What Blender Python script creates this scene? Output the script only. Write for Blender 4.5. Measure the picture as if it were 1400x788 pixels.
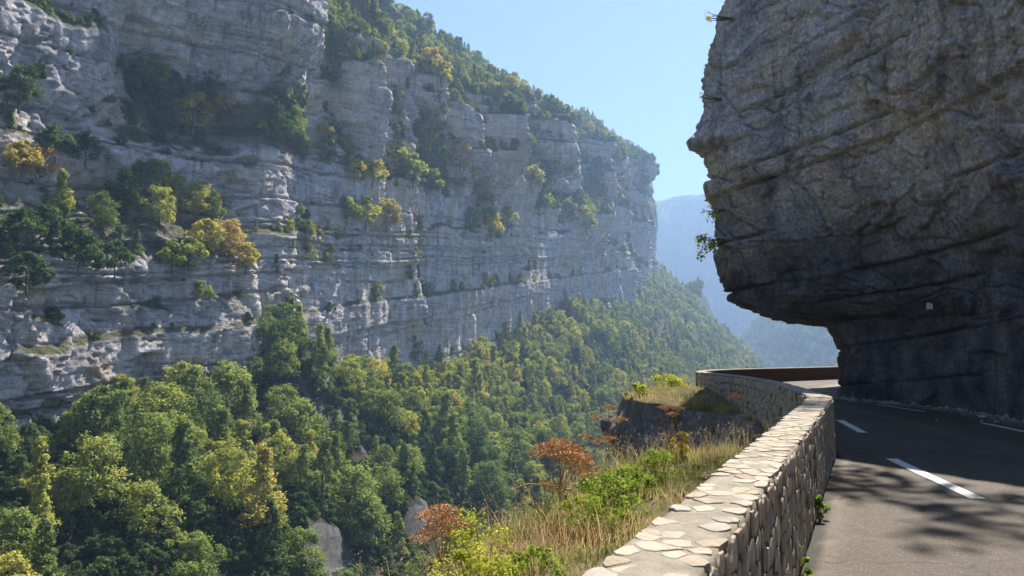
import bpy, bmesh, math, random
import numpy as np
from mathutils import Vector, Matrix
random.seed(7)
rng = np.random.default_rng(7)
R = math.radians
for o in list(bpy.data.objects):
    bpy.data.objects.remove(o)
scene = bpy.context.scene
COL = scene.collection

# ------------------------------------------------------------------ camera, sky, sun, exposure
EYE = 1.65
FPX = 1040.0                       # focal length in pixels of a 1400 px wide frame
PITCH = math.atan(86.0 / FPX)
cam_data = bpy.data.cameras.new('camera')
cam = bpy.data.objects.new('camera', cam_data)
COL.objects.link(cam)
cam.location = (0, 0, EYE)
cam.rotation_euler = (R(90) + PITCH, 0, 0)
cam_data.sensor_width = 36.0
cam_data.lens = 36.0 * FPX / 1400.0
cam_data.clip_start = 0.05
cam_data.clip_end = 20000
scene.camera = cam

SUN_AZ, SUN_EL = 26.0, 52.0         # clockwise from +Y
world = bpy.data.worlds.new('World')
scene.world = world
world.use_nodes = True
wn = world.node_tree.nodes
wl = world.node_tree.links
wn.clear()
sky = wn.new('ShaderNodeTexSky')
sky.sky_type = 'NISHITA'
sky.sun_disc = False
sky.sun_elevation = R(SUN_EL)
sky.sun_rotation = R(SUN_AZ)
sky.altitude = 2200
sky.air_density = 1.0
sky.dust_density = 0.3
sky.ozone_density = 6.0
bg = wn.new('ShaderNodeBackground')
bg.inputs['Strength'].default_value = 0.041
wo = wn.new('ShaderNodeOutputWorld')
wl.new(sky.outputs[0], bg.inputs[0])
wl.new(bg.outputs[0], wo.inputs[0])
sd = bpy.data.lights.new('sun', 'SUN')
sd.energy = 5.0
sd.angle = R(0.5)
sd.color = (1.0, 0.93, 0.82)
sun = bpy.data.objects.new('sun', sd)
COL.objects.link(sun)
sdir = Vector((math.sin(R(SUN_AZ)) * math.cos(R(SUN_EL)), math.cos(R(SUN_AZ)) * math.cos(R(SUN_EL)), math.sin(R(SUN_EL))))
sun.rotation_euler = sdir.to_track_quat('Z', 'Y').to_euler()
sun.location = (0, 0, 80)
scene.view_settings.view_transform = 'Standard'
scene.view_settings.look = 'None'
scene.view_settings.gamma = 1.0
scene.view_settings.exposure = 1.55
scene.render.engine = 'CYCLES'
cy = scene.cycles
cy.use_denoising = True
cy.max_bounces = 6
cy.diffuse_bounces = 3
cy.glossy_bounces = 1
cy.transmission_bounces = 3
cy.transparent_max_bounces = 4
cy.volume_bounces = 0
cy.use_adaptive_sampling = True
cy.adaptive_threshold = 0.02
HAZE_DENSITY = 0.00034

# ------------------------------------------------------------------ helpers: projection
CP, SP = math.cos(PITCH), math.sin(PITCH)
def ray(px, py):
    cx = (px - 700.0) / FPX
    cyy = (394.0 - py) / FPX
    v = Vector((cx, CP - cyy * SP, SP + cyy * CP))
    return v.normalized()
def project(P):
    P = np.asarray(P, float)
    x = P[..., 0]; y = P[..., 1]; z = P[..., 2] - EYE
    f = y * CP + z * SP
    up = -y * SP + z * CP
    f = np.where(f > 0.01, f, 0.01)
    return 700 + FPX * x / f, 394 - FPX * up / f, f

# ------------------------------------------------------------------ helpers: noise (numpy)
def h3(ix, iy, iz, seed):
    n = (ix.astype(np.int64) * 374761393 + iy.astype(np.int64) * 668265263 + iz.astype(np.int64) * 2147483647 + seed * 1274126177) & 0xFFFFFFFF
    n = ((n ^ (n >> 13)) * 1274126177) & 0xFFFFFFFF
    n = ((n ^ (n >> 16)) * 2246822519) & 0xFFFFFFFF
    n = n ^ (n >> 15)
    return n.astype(np.float64) / 4294967295.0
def vn(x, y, z=0.0, seed=0):
    x, y, z = np.broadcast_arrays(np.asarray(x, float), np.asarray(y, float), np.asarray(z, float))
    ix, iy, iz = np.floor(x).astype(np.int64), np.floor(y).astype(np.int64), np.floor(z).astype(np.int64)
    fx, fy, fz = x - ix, y - iy, z - iz
    fx = fx * fx * fx * (fx * (fx * 6 - 15) + 10); fy = fy * fy * fy * (fy * (fy * 6 - 15) + 10); fz = fz * fz * fz * (fz * (fz * 6 - 15) + 10)
    flat = bool(np.all(z == 0))
    def plane(dz):
        a = h3(ix, iy, iz + dz, seed); b = h3(ix + 1, iy, iz + dz, seed)
        c = h3(ix, iy + 1, iz + dz, seed); d = h3(ix + 1, iy + 1, iz + dz, seed)
        ab = a + (b - a) * fx; cd = c + (d - c) * fx
        return ab + (cd - ab) * fy
    p0 = plane(0)
    if flat:
        return p0 * 2 - 1
    p1 = plane(1)
    return (p0 + (p1 - p0) * fz) * 2 - 1
def fbm(x, y, z=0.0, seed=0, oct=4, gain=0.5, lac=2.03):
    s = 0; a = 1.0; f = 1.0; t = 0
    for i in range(oct):
        s = s + a * vn(np.asarray(x) * f, np.asarray(y) * f, np.asarray(z) * f, seed + i * 17)
        t += a; a *= gain; f *= lac
    return s / t
def worley(x, y, seed=0):
    """F1, F2-F1 and a random value per cell, 2-D"""
    ix, iy = np.floor(x).astype(np.int64), np.floor(y).astype(np.int64)
    f1 = np.full(x.shape, 9.0); f2 = np.full(x.shape, 9.0); cid = np.zeros(x.shape)
    zz = np.zeros_like(ix)
    for dx in (-1, 0, 1):
        for dy in (-1, 0, 1):
            cx, cyy = ix + dx, iy + dy
            px = cx + h3(cx, cyy, zz, seed); py = cyy + h3(cx, cyy, zz + 1, seed)
            d = np.hypot(px - x, py - y)
            c = h3(cx, cyy, zz + 2, seed)
            nearer = d < f1
            f2 = np.where(nearer, f1, np.minimum(f2, d))
            cid = np.where(nearer, c, cid)
            f1 = np.where(nearer, d, f1)
    return f1, f2 - f1, cid
def facets(x, y, tilt, seed=0):
    """broken rock: every cell is a plane of its own height and tilt (in cell units)"""
    ix, iy = np.floor(x).astype(np.int64), np.floor(y).astype(np.int64)
    f1 = np.full(x.shape, 9.0); f2 = np.full(x.shape, 9.0); val = np.zeros(x.shape)
    zz = np.zeros_like(ix)
    for dx in (-1, 0, 1):
        for dy in (-1, 0, 1):
            cx, cyy = ix + dx, iy + dy
            ox = x - cx - h3(cx, cyy, zz, seed); oy = y - cyy - h3(cx, cyy, zz + 1, seed)
            d = np.hypot(ox, oy)
            v = (h3(cx, cyy, zz + 2, seed) - 0.5) * tilt + 2 * tilt * ((h3(cx, cyy, zz + 3, seed) - 0.5) * ox + (h3(cx, cyy, zz + 4, seed) - 0.5) * oy)
            nearer = d < f1
            f2 = np.where(nearer, f1, np.minimum(f2, d)); val = np.where(nearer, v, val); f1 = np.where(nearer, d, f1)
    return val, f2 - f1
def sst(x, a, b):
    t = np.clip((np.asarray(x, float) - a) / (b - a), 0, 1)
    return t * t * (3 - 2 * t)
def catmull(pts, n, closed=False):
    pts = np.asarray(pts, float)
    k = len(pts)
    ts = np.linspace(0, k - 1, n) if np.isscalar(n) else np.asarray(n)
    i = np.clip(np.floor(ts).astype(int), 0, k - 2)
    t = (ts - i)[:, None]
    p0 = pts[np.clip(i - 1, 0, k - 1)]; p1 = pts[i]; p2 = pts[i + 1]; p3 = pts[np.clip(i + 2, 0, k - 1)]
    return 0.5 * (2 * p1 + (p2 - p0) * t + (2 * p0 - 5 * p1 + 4 * p2 - p3) * t ** 2 + (3 * p1 - p0 - 3 * p2 + p3) * t ** 3)

# ------------------------------------------------------------------ helpers: meshes and objects
def mesh_np(name, verts, faces, mat=None, smooth=True):
    """faces: (n,3) or (n,4) array"""
    me = bpy.data.meshes.new(name)
    verts = np.ascontiguousarray(verts, dtype=np.float32); faces = np.ascontiguousarray(faces, dtype=np.int32)
    n, k = faces.shape
    me.vertices.add(len(verts)); me.vertices.foreach_set('co', verts.ravel())
    me.loops.add(n * k); me.loops.foreach_set('vertex_index', faces.ravel())
    me.polygons.add(n)
    me.polygons.foreach_set('loop_start', np.arange(0, n * k, k, dtype=np.int32))
    me.polygons.foreach_set('loop_total', np.full(n, k, dtype=np.int32))
    if smooth:
        me.polygons.foreach_set('use_smooth', np.ones(n, dtype=bool))
    me.update(calc_edges=True)
    if mat:
        me.materials.append(mat)
    return me
def mesh_py(name, verts, faces, mat=None, smooth=False):
    me = bpy.data.meshes.new(name)
    me.from_pydata([tuple(v) for v in verts], [], faces)
    if smooth:
        me.polygons.foreach_set('use_smooth', [True] * len(me.polygons))
    me.update()
    if mat:
        me.materials.append(mat)
    return me
def attr(me, name, data, typ='FLOAT'):
    a = me.attributes.new(name, typ, 'POINT')
    if typ == 'FLOAT_VECTOR':
        a.data.foreach_set('vector', np.ascontiguousarray(data, np.float32).ravel())
    else:
        a.data.foreach_set('value', np.ascontiguousarray(data, np.float32 if typ == 'FLOAT' else np.int32).ravel())
def grid_faces(nu, nv, flip=False):
    i = np.arange(nu - 1)[:, None] * nv + np.arange(nv - 1)[None, :]
    f = np.stack([i, i + 1, i + nv + 1, i + nv], -1).reshape(-1, 4)
    return f[:, ::-1] if flip else f
def grid_normals(P):
    du = np.gradient(P, axis=0); dv = np.gradient(P, axis=1)
    n = np.cross(du, dv)
    return n / (np.linalg.norm(n, axis=-1, keepdims=True) + 1e-9)
def ob(name, me, parent=None, loc=None):
    o = bpy.data.objects.new(name, me)
    COL.objects.link(o)
    if parent:
        o.parent = parent
    if loc is not None:
        o.location = loc
    return o
def tag(o, label=None, cat=None, group=None, kind=None):
    if label: o['label'] = label
    if cat: o['category'] = cat
    if group: o['group'] = group
    if kind: o['kind'] = kind
    return o
def empty(name, loc, label=None, cat=None, group=None, rz=0.0, scale=1.0):
    o = bpy.data.objects.new(name, None)
    COL.objects.link(o)
    o.empty_display_size = 0.2
    o.location = loc
    o.rotation_euler = (0, 0, rz)
    o.scale = (scale, scale, scale) if np.isscalar(scale) else scale
    return tag(o, label, cat, group)

# ------------------------------------------------------------------ helpers: materials
class Mat:
    def __init__(self, name):
        self.m = bpy.data.materials.new(name)
        self.m.use_nodes = True
        self.nt = self.m.node_tree
        self.nt.nodes.clear()
        self.out = self.nt.nodes.new('ShaderNodeOutputMaterial')
    def n(self, typ, **kw):
        nd = self.nt.nodes.new(typ)
        for k, v in kw.items():
            setattr(nd, k, v)
        return nd
    def set(self, sock, v):
        if isinstance(v, bpy.types.NodeSocket):
            self.nt.links.new(v, sock)
        else:
            if sock.type == 'RGBA' and len(v) == 3:
                v = (*v, 1)
            sock.default_value = v
    def noise(self, vec, scale, detail=4, rough=0.55, dist=0.0):
        nd = self.n('ShaderNodeTexNoise')
        if vec is not None: self.set(nd.inputs['Vector'], vec)
        nd.inputs['Scale'].default_value = scale; nd.inputs['Detail'].default_value = detail
        nd.inputs['Roughness'].default_value = rough; nd.inputs['Distortion'].default_value = dist
        return nd.outputs['Fac']
    def voro(self, vec, scale, feature='F1', out='Distance'):
        nd = self.n('ShaderNodeTexVoronoi', feature=feature)
        if vec is not None: self.set(nd.inputs['Vector'], vec)
        nd.inputs['Scale'].default_value = scale
        return nd.outputs[out]
    def coord(self, which='Object'):
        return self.n('ShaderNodeTexCoord').outputs[which]
    def pos(self):
        return self.n('ShaderNodeNewGeometry').outputs['Position']
    def map(self, vec, scale=(1, 1, 1), rot=(0, 0, 0), loc=(0, 0, 0)):
        nd = self.n('ShaderNodeMapping')
        self.set(nd.inputs['Vector'], vec)
        nd.inputs['Scale'].default_value = scale; nd.inputs['Rotation'].default_value = rot; nd.inputs['Location'].default_value = loc
        return nd.outputs[0]
    def ramp(self, fac, stops):
        nd = self.n('ShaderNodeValToRGB')
        self.set(nd.inputs[0], fac)
        e = nd.color_ramp.elements
        while len(e) < len(stops): e.new(0.5)
        for el, (p, c) in zip(e, stops):
            el.position = p
            el.color = (c, c, c, 1) if np.isscalar(c) else (*c, 1)
        return nd.outputs[0]
    def mix(self, a, b, fac, typ='MIX'):
        nd = self.n('ShaderNodeMix', data_type='RGBA', blend_type=typ)
        self.set(nd.inputs[0], fac); self.set(nd.inputs[6], a); self.set(nd.inputs[7], b)
        return nd.outputs[2]
    def math(self, op, a, b=0.0, c=None):
        nd = self.n('ShaderNodeMath', operation=op)
        self.set(nd.inputs[0], a); self.set(nd.inputs[1], b)
        if c is not None: self.set(nd.inputs[2], c)
        return nd.outputs[0]
    def attr(self, name, typ='GEOMETRY', out='Fac'):
        nd = self.n('ShaderNodeAttribute', attribute_type=typ, attribute_name=name)
        return nd.outputs[out]
    def bump(self, h, strength=0.5, dist=0.1, normal=None):
        nd = self.n('ShaderNodeBump')
        self.set(nd.inputs['Height'], h)
        nd.inputs['Strength'].default_value = strength; nd.inputs['Distance'].default_value = dist
        if normal is not None: self.set(nd.inputs['Normal'], normal)
        return nd.outputs[0]
    def bsdf(self, color, rough=0.9, normal=None, spec=0.2):
        nd = self.n('ShaderNodeBsdfPrincipled')
        self.set(nd.inputs['Base Color'], color); self.set(nd.inputs['Roughness'], rough)
        nd.inputs['Specular IOR Level'].default_value = spec
        if normal is not None: self.set(nd.inputs['Normal'], normal)
        return nd.outputs[0]
    def done(self, shader):
        self.nt.links.new(shader, self.out.inputs['Surface'])
        return self.m

def mat_cliff():
    M = Mat('limestone_cliff'); p = M.pos()
    big = M.noise(p, 0.035, 5, 0.6)
    mid = M.noise(p, 0.25, 6, 0.65)
    streak = M.noise(M.map(p, (0.55, 0.55, 0.035)), 1.0, 5, 0.7)
    beds = M.noise(M.map(p, (0.02, 0.02, 0.9), (R(6), R(0), 0)), 1.0, 5, 0.65, 0.6)
    c = M.ramp(big, [(0.3, (0.42, 0.395, 0.425)), (0.5, (0.525, 0.485, 0.50)), (0.62, (0.58, 0.50, 0.44)), (0.75, (0.50, 0.465, 0.475))])
    c = M.mix(c, M.ramp(mid, [(0.3, 0.5), (0.48, 0.95), (0.68, 1.3)]), 0.9, 'MULTIPLY')
    c = M.mix(c, M.ramp(streak, [(0.34, 0.34), (0.45, 0.92), (0.6, 1.05), (0.72, 1.35)]), 0.85, 'MULTIPLY')
    c = M.mix(c, M.ramp(beds, [(0.35, 0.6), (0.45, 1.0), (0.7, 1.1)]), 0.6, 'MULTIPLY')
    lines = M.noise(M.map(p, (0.012, 0.012, 0.42), (R(6), 0, 0)), 1.0, 6, 0.6, 0.3)
    c = M.mix(c, M.ramp(lines, [(0.40, 1.0), (0.425, 0.45), (0.45, 1.05), (0.53, 1.0), (0.545, 0.5), (0.565, 1.0)]), 0.7, 'MULTIPLY')
    och = M.ramp(M.noise(p, 0.07, 6, 0.6, 0.5), [(0.52, 0.0), (0.68, 1.0)])
    c = M.mix(c, (0.44, 0.32, 0.20), M.math('MULTIPLY', och, 0.6))
    wv = M.n('ShaderNodeVectorMath', operation='ADD'); wnz = M.n('ShaderNodeTexNoise'); M.set(wnz.inputs['Vector'], p); wnz.inputs['Scale'].default_value = 0.35; wnz.inputs['Detail'].default_value = 5
    wsc = M.n('ShaderNodeVectorMath', operation='SCALE'); M.set(wsc.inputs[0], wnz.outputs['Color']); wsc.inputs['Scale'].default_value = 4.0
    M.set(wv.inputs[0], p); M.set(wv.inputs[1], wsc.outputs[0]); pw = wv.outputs[0]
    crk = M.voro(M.map(pw, (0.25, 0.25, 0.12)), 1.0, 'DISTANCE_TO_EDGE')
    c = M.mix(c, M.ramp(crk, [(0.0, 0.5), (0.05, 1.0)]), 0.45, 'MULTIPLY')
    crk2 = M.voro(M.map(pw, (0.8, 0.8, 0.5)), 1.0, 'DISTANCE_TO_EDGE')
    c = M.mix(c, M.ramp(crk2, [(0.0, 0.6), (0.08, 1.0)]), 0.5, 'MULTIPLY')
    # scrub and moss rooted on the flatter ledges
    moss = M.attr('moss')
    mn = M.noise(p, 0.9, 4, 0.7)
    c = M.mix(c, M.ramp(mn, [(0.35, (0.035, 0.045, 0.02)), (0.6, (0.09, 0.085, 0.035)), (0.75, (0.16, 0.12, 0.06))]), M.math('MULTIPLY', moss, M.ramp(mn, [(0.25, 0.6), (0.5, 1.0)])))
    hgt = M.mix(M.noise(p, 0.8, 8, 0.7), M.voro(M.map(p, (0.5, 0.5, 0.8)), 1.0, 'DISTANCE_TO_EDGE'), 0.35)
    return M.done(M.bsdf(c, 0.95, M.bump(hgt, 0.9, 1.1), 0.1))
def mat_rock():
    M = Mat('near_rock'); p = M.pos()
    big = M.noise(p, 0.32, 5, 0.6)
    c = M.ramp(big, [(0.28, (0.41, 0.375, 0.39)), (0.47, (0.51, 0.46, 0.46)), (0.60, (0.55, 0.455, 0.38)), (0.72, (0.47, 0.42, 0.42))])
    grain = M.noise(p, 9.0, 9, 0.78)
    c = M.mix(c, M.ramp(grain, [(0.36, 0.62), (0.5, 1.12), (0.62, 1.9)]), 0.9, 'MULTIPLY')
    streak = M.noise(M.map(p, (2.2, 2.2, 0.16)), 1.0, 5, 0.7)
    c = M.mix(c, M.ramp(streak, [(0.36, 0.45), (0.48, 1.05), (0.66, 1.3)]), 0.7, 'MULTIPLY')
    blot = M.noise(p, 0.75, 6, 0.68, 0.4)
    c = M.mix(c, M.ramp(blot, [(0.34, (0.5, 0.5, 0.55)), (0.48, (1.05, 1.03, 1.02)), (0.64, (1.2, 1.15, 1.08))]), 0.85, 'MULTIPLY')
    spot = M.noise(p, 2.3, 6, 0.7)
    c = M.mix(c, (0.52, 0.51, 0.50), M.ramp(spot, [(0.58, 0.0), (0.70, 0.8)]))
    # shade painted into the colour, low in the road cutting and under the overhang
    shade_dark = M.attr('shade_dark')
    c = M.mix(c, (0.045, 0.045, 0.052), M.math('MULTIPLY', shade_dark, M.ramp(M.noise(p, 0.9, 5, 0.65), [(0.3, 1.0), (0.75, 0.6)])))
    hgt = M.mix(M.noise(p, 6.5, 10, 0.78), M.voro(p, 2.6, 'DISTANCE_TO_EDGE'), 0.2)
    return M.done(M.bsdf(c, 0.85, M.bump(hgt, 0.85, 0.17), 0.25))
def mat_soil(name, stops, scale=0.6, bump=0.4):
    M = Mat(name); p = M.pos()
    c = M.ramp(M.noise(p, scale, 7, 0.7), stops)
    return M.done(M.bsdf(c, 0.95, M.bump(M.noise(p, scale * 6, 6, 0.7), 0.7, bump), 0.1))
def mat_far_mountain():
    M = Mat('far_mountain'); p = M.pos()
    rock = M.ramp(M.noise(M.map(p, (1, 1, 0.35)), 0.012, 8, 0.65), [(0.3, (0.16, 0.16, 0.16)), (0.6, (0.30, 0.29, 0.27)), (0.75, (0.36, 0.32, 0.26))])
    wood = M.ramp(M.noise(p, 0.09, 4, 0.7), [(0.35, (0.025, 0.04, 0.02)), (0.6, (0.07, 0.09, 0.035)), (0.75, (0.10, 0.10, 0.045))])
    veg = M.attr('veg')
    c = M.mix(rock, wood, veg)
    return M.done(M.bsdf(c, 0.95, M.bump(M.voro(p, 0.12), 0.8, 6.0), 0.05))
def mat_leaf(name='leaf', ramp=None, trans=0.38):
    M = Mat(name)
    t = M.attr('tint', 'INSTANCER')
    lv = M.attr('lv')
    f = M.math('ADD', t, M.math('MULTIPLY', M.math('SUBTRACT', lv, 0.5), 0.22))
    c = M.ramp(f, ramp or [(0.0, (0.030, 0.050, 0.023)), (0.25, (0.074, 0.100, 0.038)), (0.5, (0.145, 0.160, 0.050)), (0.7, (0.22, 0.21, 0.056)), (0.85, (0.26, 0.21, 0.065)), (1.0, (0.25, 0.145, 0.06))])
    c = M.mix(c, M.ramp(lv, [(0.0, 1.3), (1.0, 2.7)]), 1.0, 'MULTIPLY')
    d = M.n('ShaderNodeBsdfDiffuse'); M.set(d.inputs[0], c)
    tr = M.n('ShaderNodeBsdfTranslucent'); M.set(tr.inputs[0], M.mix(c, (1.15, 1.25, 0.6), 1.0, 'MULTIPLY'))
    mx = M.n('ShaderNodeMixShader'); mx.inputs[0].default_value = trans
    M.nt.links.new(d.outputs[0], mx.inputs[1]); M.nt.links.new(tr.outputs[0], mx.inputs[2])
    return M.done(mx.outputs[0])
def mat_bark():
    M = Mat('bark'); p = M.pos()
    return M.done(M.bsdf(M.ramp(M.noise(p, 3.0, 5, 0.7), [(0.3, (0.05, 0.04, 0.03)), (0.7, (0.16, 0.13, 0.10))]), 0.95))
def mat_grass():
    M = Mat('grass_blade')
    c = M.ramp(M.attr('gc'), [(0.0, (0.08, 0.14, 0.022)), (0.3, (0.22, 0.26, 0.05)), (0.55, (0.42, 0.37, 0.13)), (0.8, (0.55, 0.44, 0.22)), (1.0, (0.40, 0.25, 0.13))])
    d = M.n('ShaderNodeBsdfDiffuse'); M.set(d.inputs[0], c)
    tr = M.n('ShaderNodeBsdfTranslucent'); M.set(tr.inputs[0], c)
    mx = M.n('ShaderNodeMixShader'); mx.inputs[0].default_value = 0.45
    M.nt.links.new(d.outputs[0], mx.inputs[1]); M.nt.links.new(tr.outputs[0], mx.inputs[2])
    return M.done(mx.outputs[0])
def mat_stone():
    M = Mat('wall_stone'); p = M.pos()
    rnd = M.n('ShaderNodeObjectInfo').outputs['Random']
    sv = M.attr('sv')
    f = M.math('FRACT', M.math('ADD', rnd, sv))
    c = M.ramp(f, [(0.0, (0.33, 0.265, 0.19)), (0.35, (0.42, 0.355, 0.27)), (0.65, (0.37, 0.33, 0.28)), (1.0, (0.47, 0.40, 0.30))])
    c = M.mix(c, M.ramp(M.noise(p, 14, 7, 0.7), [(0.3, 0.7), (0.55, 1.02), (0.75, 1.15)]), 0.8, 'MULTIPLY')
    lich = M.ramp(M.noise(p, 5, 6, 0.7), [(0.55, 0.0), (0.68, 0.6)])
    c = M.mix(c, (0.20, 0.19, 0.17), lich)
    return M.done(M.bsdf(c, 0.9, M.bump(M.noise(p, 30, 8, 0.7), 0.6, 0.02), 0.2))
def mat_mortar():
    M = Mat('mortar'); p = M.pos()
    c = M.ramp(M.noise(p, 9, 8, 0.7), [(0.3, (0.22, 0.19, 0.15)), (0.55, (0.32, 0.28, 0.225)), (0.75, (0.38, 0.335, 0.27))])
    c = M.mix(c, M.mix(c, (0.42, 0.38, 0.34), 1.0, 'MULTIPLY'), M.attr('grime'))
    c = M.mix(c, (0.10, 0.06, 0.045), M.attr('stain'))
    return M.done(M.bsdf(c, 0.95, M.bump(M.noise(p, 45, 6, 0.75), 0.9, 0.015), 0.15))
def mat_asphalt():
    M = Mat('asphalt'); p = M.pos()
    c = M.ramp(M.noise(p, 0.45, 5, 0.6), [(0.3, (0.062, 0.050, 0.038)), (0.6, (0.086, 0.068, 0.050)), (0.8, (0.105, 0.083, 0.061))])
    agg = M.voro(p, 95.0, 'F1', 'Color')
    g = M.n('ShaderNodeSeparateColor'); M.set(g.inputs[0], agg)
    c = M.mix(c, M.ramp(g.outputs[0], [(0.0, 0.55), (0.7, 1.0), (0.93, 1.35), (1.0, 2.6)]), 0.8, 'MULTIPLY')
    c = M.mix(c, M.ramp(M.noise(p, 6, 6, 0.7), [(0.3, 0.8), (0.7, 1.15)]), 1.0, 'MULTIPLY')
    c = M.mix(c, M.ramp(M.attr('wear'), [(0.0, 1.0), (1.0, 1.45)]), 1.0, 'MULTIPLY')
    dust = M.math('MULTIPLY', M.attr('dust'), M.ramp(M.noise(p, 3, 6, 0.7), [(0.3, 0.2), (0.65, 1.0)]))
    c = M.mix(c, (0.22, 0.185, 0.145), dust)
    c = M.mix(c, (0.022, 0.018, 0.014), M.attr('foot_dark'))
    wv = M.n('ShaderNodeVectorMath', operation='ADD'); nz = M.n('ShaderNodeTexNoise'); M.set(nz.inputs['Vector'], p); nz.inputs['Scale'].default_value = 1.7; nz.inputs['Detail'].default_value = 6
    M.set(wv.inputs[0], p); M.set(wv.inputs[1], nz.outputs['Color'])
    ck = M.voro(wv.outputs[0], 0.42, 'DISTANCE_TO_EDGE')
    c = M.mix(c, M.ramp(ck, [(0.0, 0.35), (0.012, 1.0)]), M.ramp(M.noise(p, 0.5, 3), [(0.42, 0.0), (0.58, 0.9)]), 'MULTIPLY')
    return M.done(M.bsdf(c, 0.82, M.bump(M.noise(p, 110, 3, 0.7), 0.5, 0.008), 0.3))
def mat_paint():
    M = Mat('road_paint'); p = M.pos()
    c = M.ramp(M.noise(p, 22, 7, 0.75), [(0.36, (0.12, 0.11, 0.10)), (0.44, (0.58, 0.58, 0.56)), (0.7, (0.76, 0.76, 0.74))])
    return M.done(M.bsdf(c, 0.7, M.bump(M.noise(p, 110, 3, 0.7), 0.4, 0.006), 0.3))
def mat_flat(name, col, rough=0.8, scale=8.0, var=0.25):
    M = Mat(name); p = M.pos()
    c = M.mix(col, M.ramp(M.noise(p, scale, 5, 0.65), [(0.3, 1 - var), (0.7, 1 + var)]), 1.0, 'MULTIPLY')
    return M.done(M.bsdf(c, rough, None, 0.2))

MC, MR = mat_cliff(), mat_rock()
ML, MB = mat_leaf(), mat_bark()
MG, MS, MM, MA, MP = mat_grass(), mat_stone(), mat_mortar(), mat_asphalt(), mat_paint()
M_forest_soil = mat_soil('forest_soil', [(0.3, (0.02, 0.022, 0.014)), (0.55, (0.045, 0.04, 0.025)), (0.75, (0.10, 0.085, 0.06))], 0.25, 0.6)
M_crag = mat_soil('crag_rock', [(0.3, (0.05, 0.05, 0.045)), (0.5, (0.11, 0.105, 0.10)), (0.75, (0.19, 0.18, 0.165))], 0.8, 0.5)
M_valley = mat_soil('valley_soil', [(0.3, (0.03, 0.04, 0.02)), (0.7, (0.07, 0.075, 0.035))], 0.02, 2.0)
M_verge = mat_soil('verge_soil', [(0.3, (0.07, 0.06, 0.03)), (0.55, (0.14, 0.11, 0.055)), (0.75, (0.22, 0.17, 0.10))], 1.5, 0.08)

# ================================================================== STRUCTURE
# cliff frame: F0 is a point on the cliff foot, U runs along the foot, N points out over the gorge
F0 = np.array([-74.0, 110.0]); U = np.array([0.302, 0.953]); U /= np.linalg.norm(U); N = np.array([U[1], -U[0]])
def foot(u):                        # ground line of the cliff
    return np.interp(u, [-200, 0, 110, 180, 300, 448, 640, 830, 1200], [-13, -9, -8, -7, 9, 29, 60, 90, 140])
def beds(u):                        # the rock beds climb steadily up the gorge
    return -3.6 + 0.125 * np.asarray(u, float)
def cliff_xy(u, d):
    u = np.asarray(u, float); d = np.asarray(d, float)
    return F0[0] + U[0] * u + N[0] * d, F0[1] + U[1] * u + N[1] * d

# ---- valley floor, one sheet reaching out past everything
def build_valley():
    n = 60
    xs = np.linspace(-2600, 3400, n); ys = np.linspace(-1200, 4300, n)
    X, Y = np.meshgrid(xs, ys, indexing='ij')
    Z = -88 + 4 * fbm(X / 200, Y / 200, seed=3)
    o = ob('ground', mesh_np('ground', np.stack([X, Y, Z], -1).reshape(-1, 3), grid_faces(n, n, True), M_valley))
    tag(o, 'dark valley floor at the bottom of the gorge', kind='structure')
    return o
build_valley()

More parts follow.
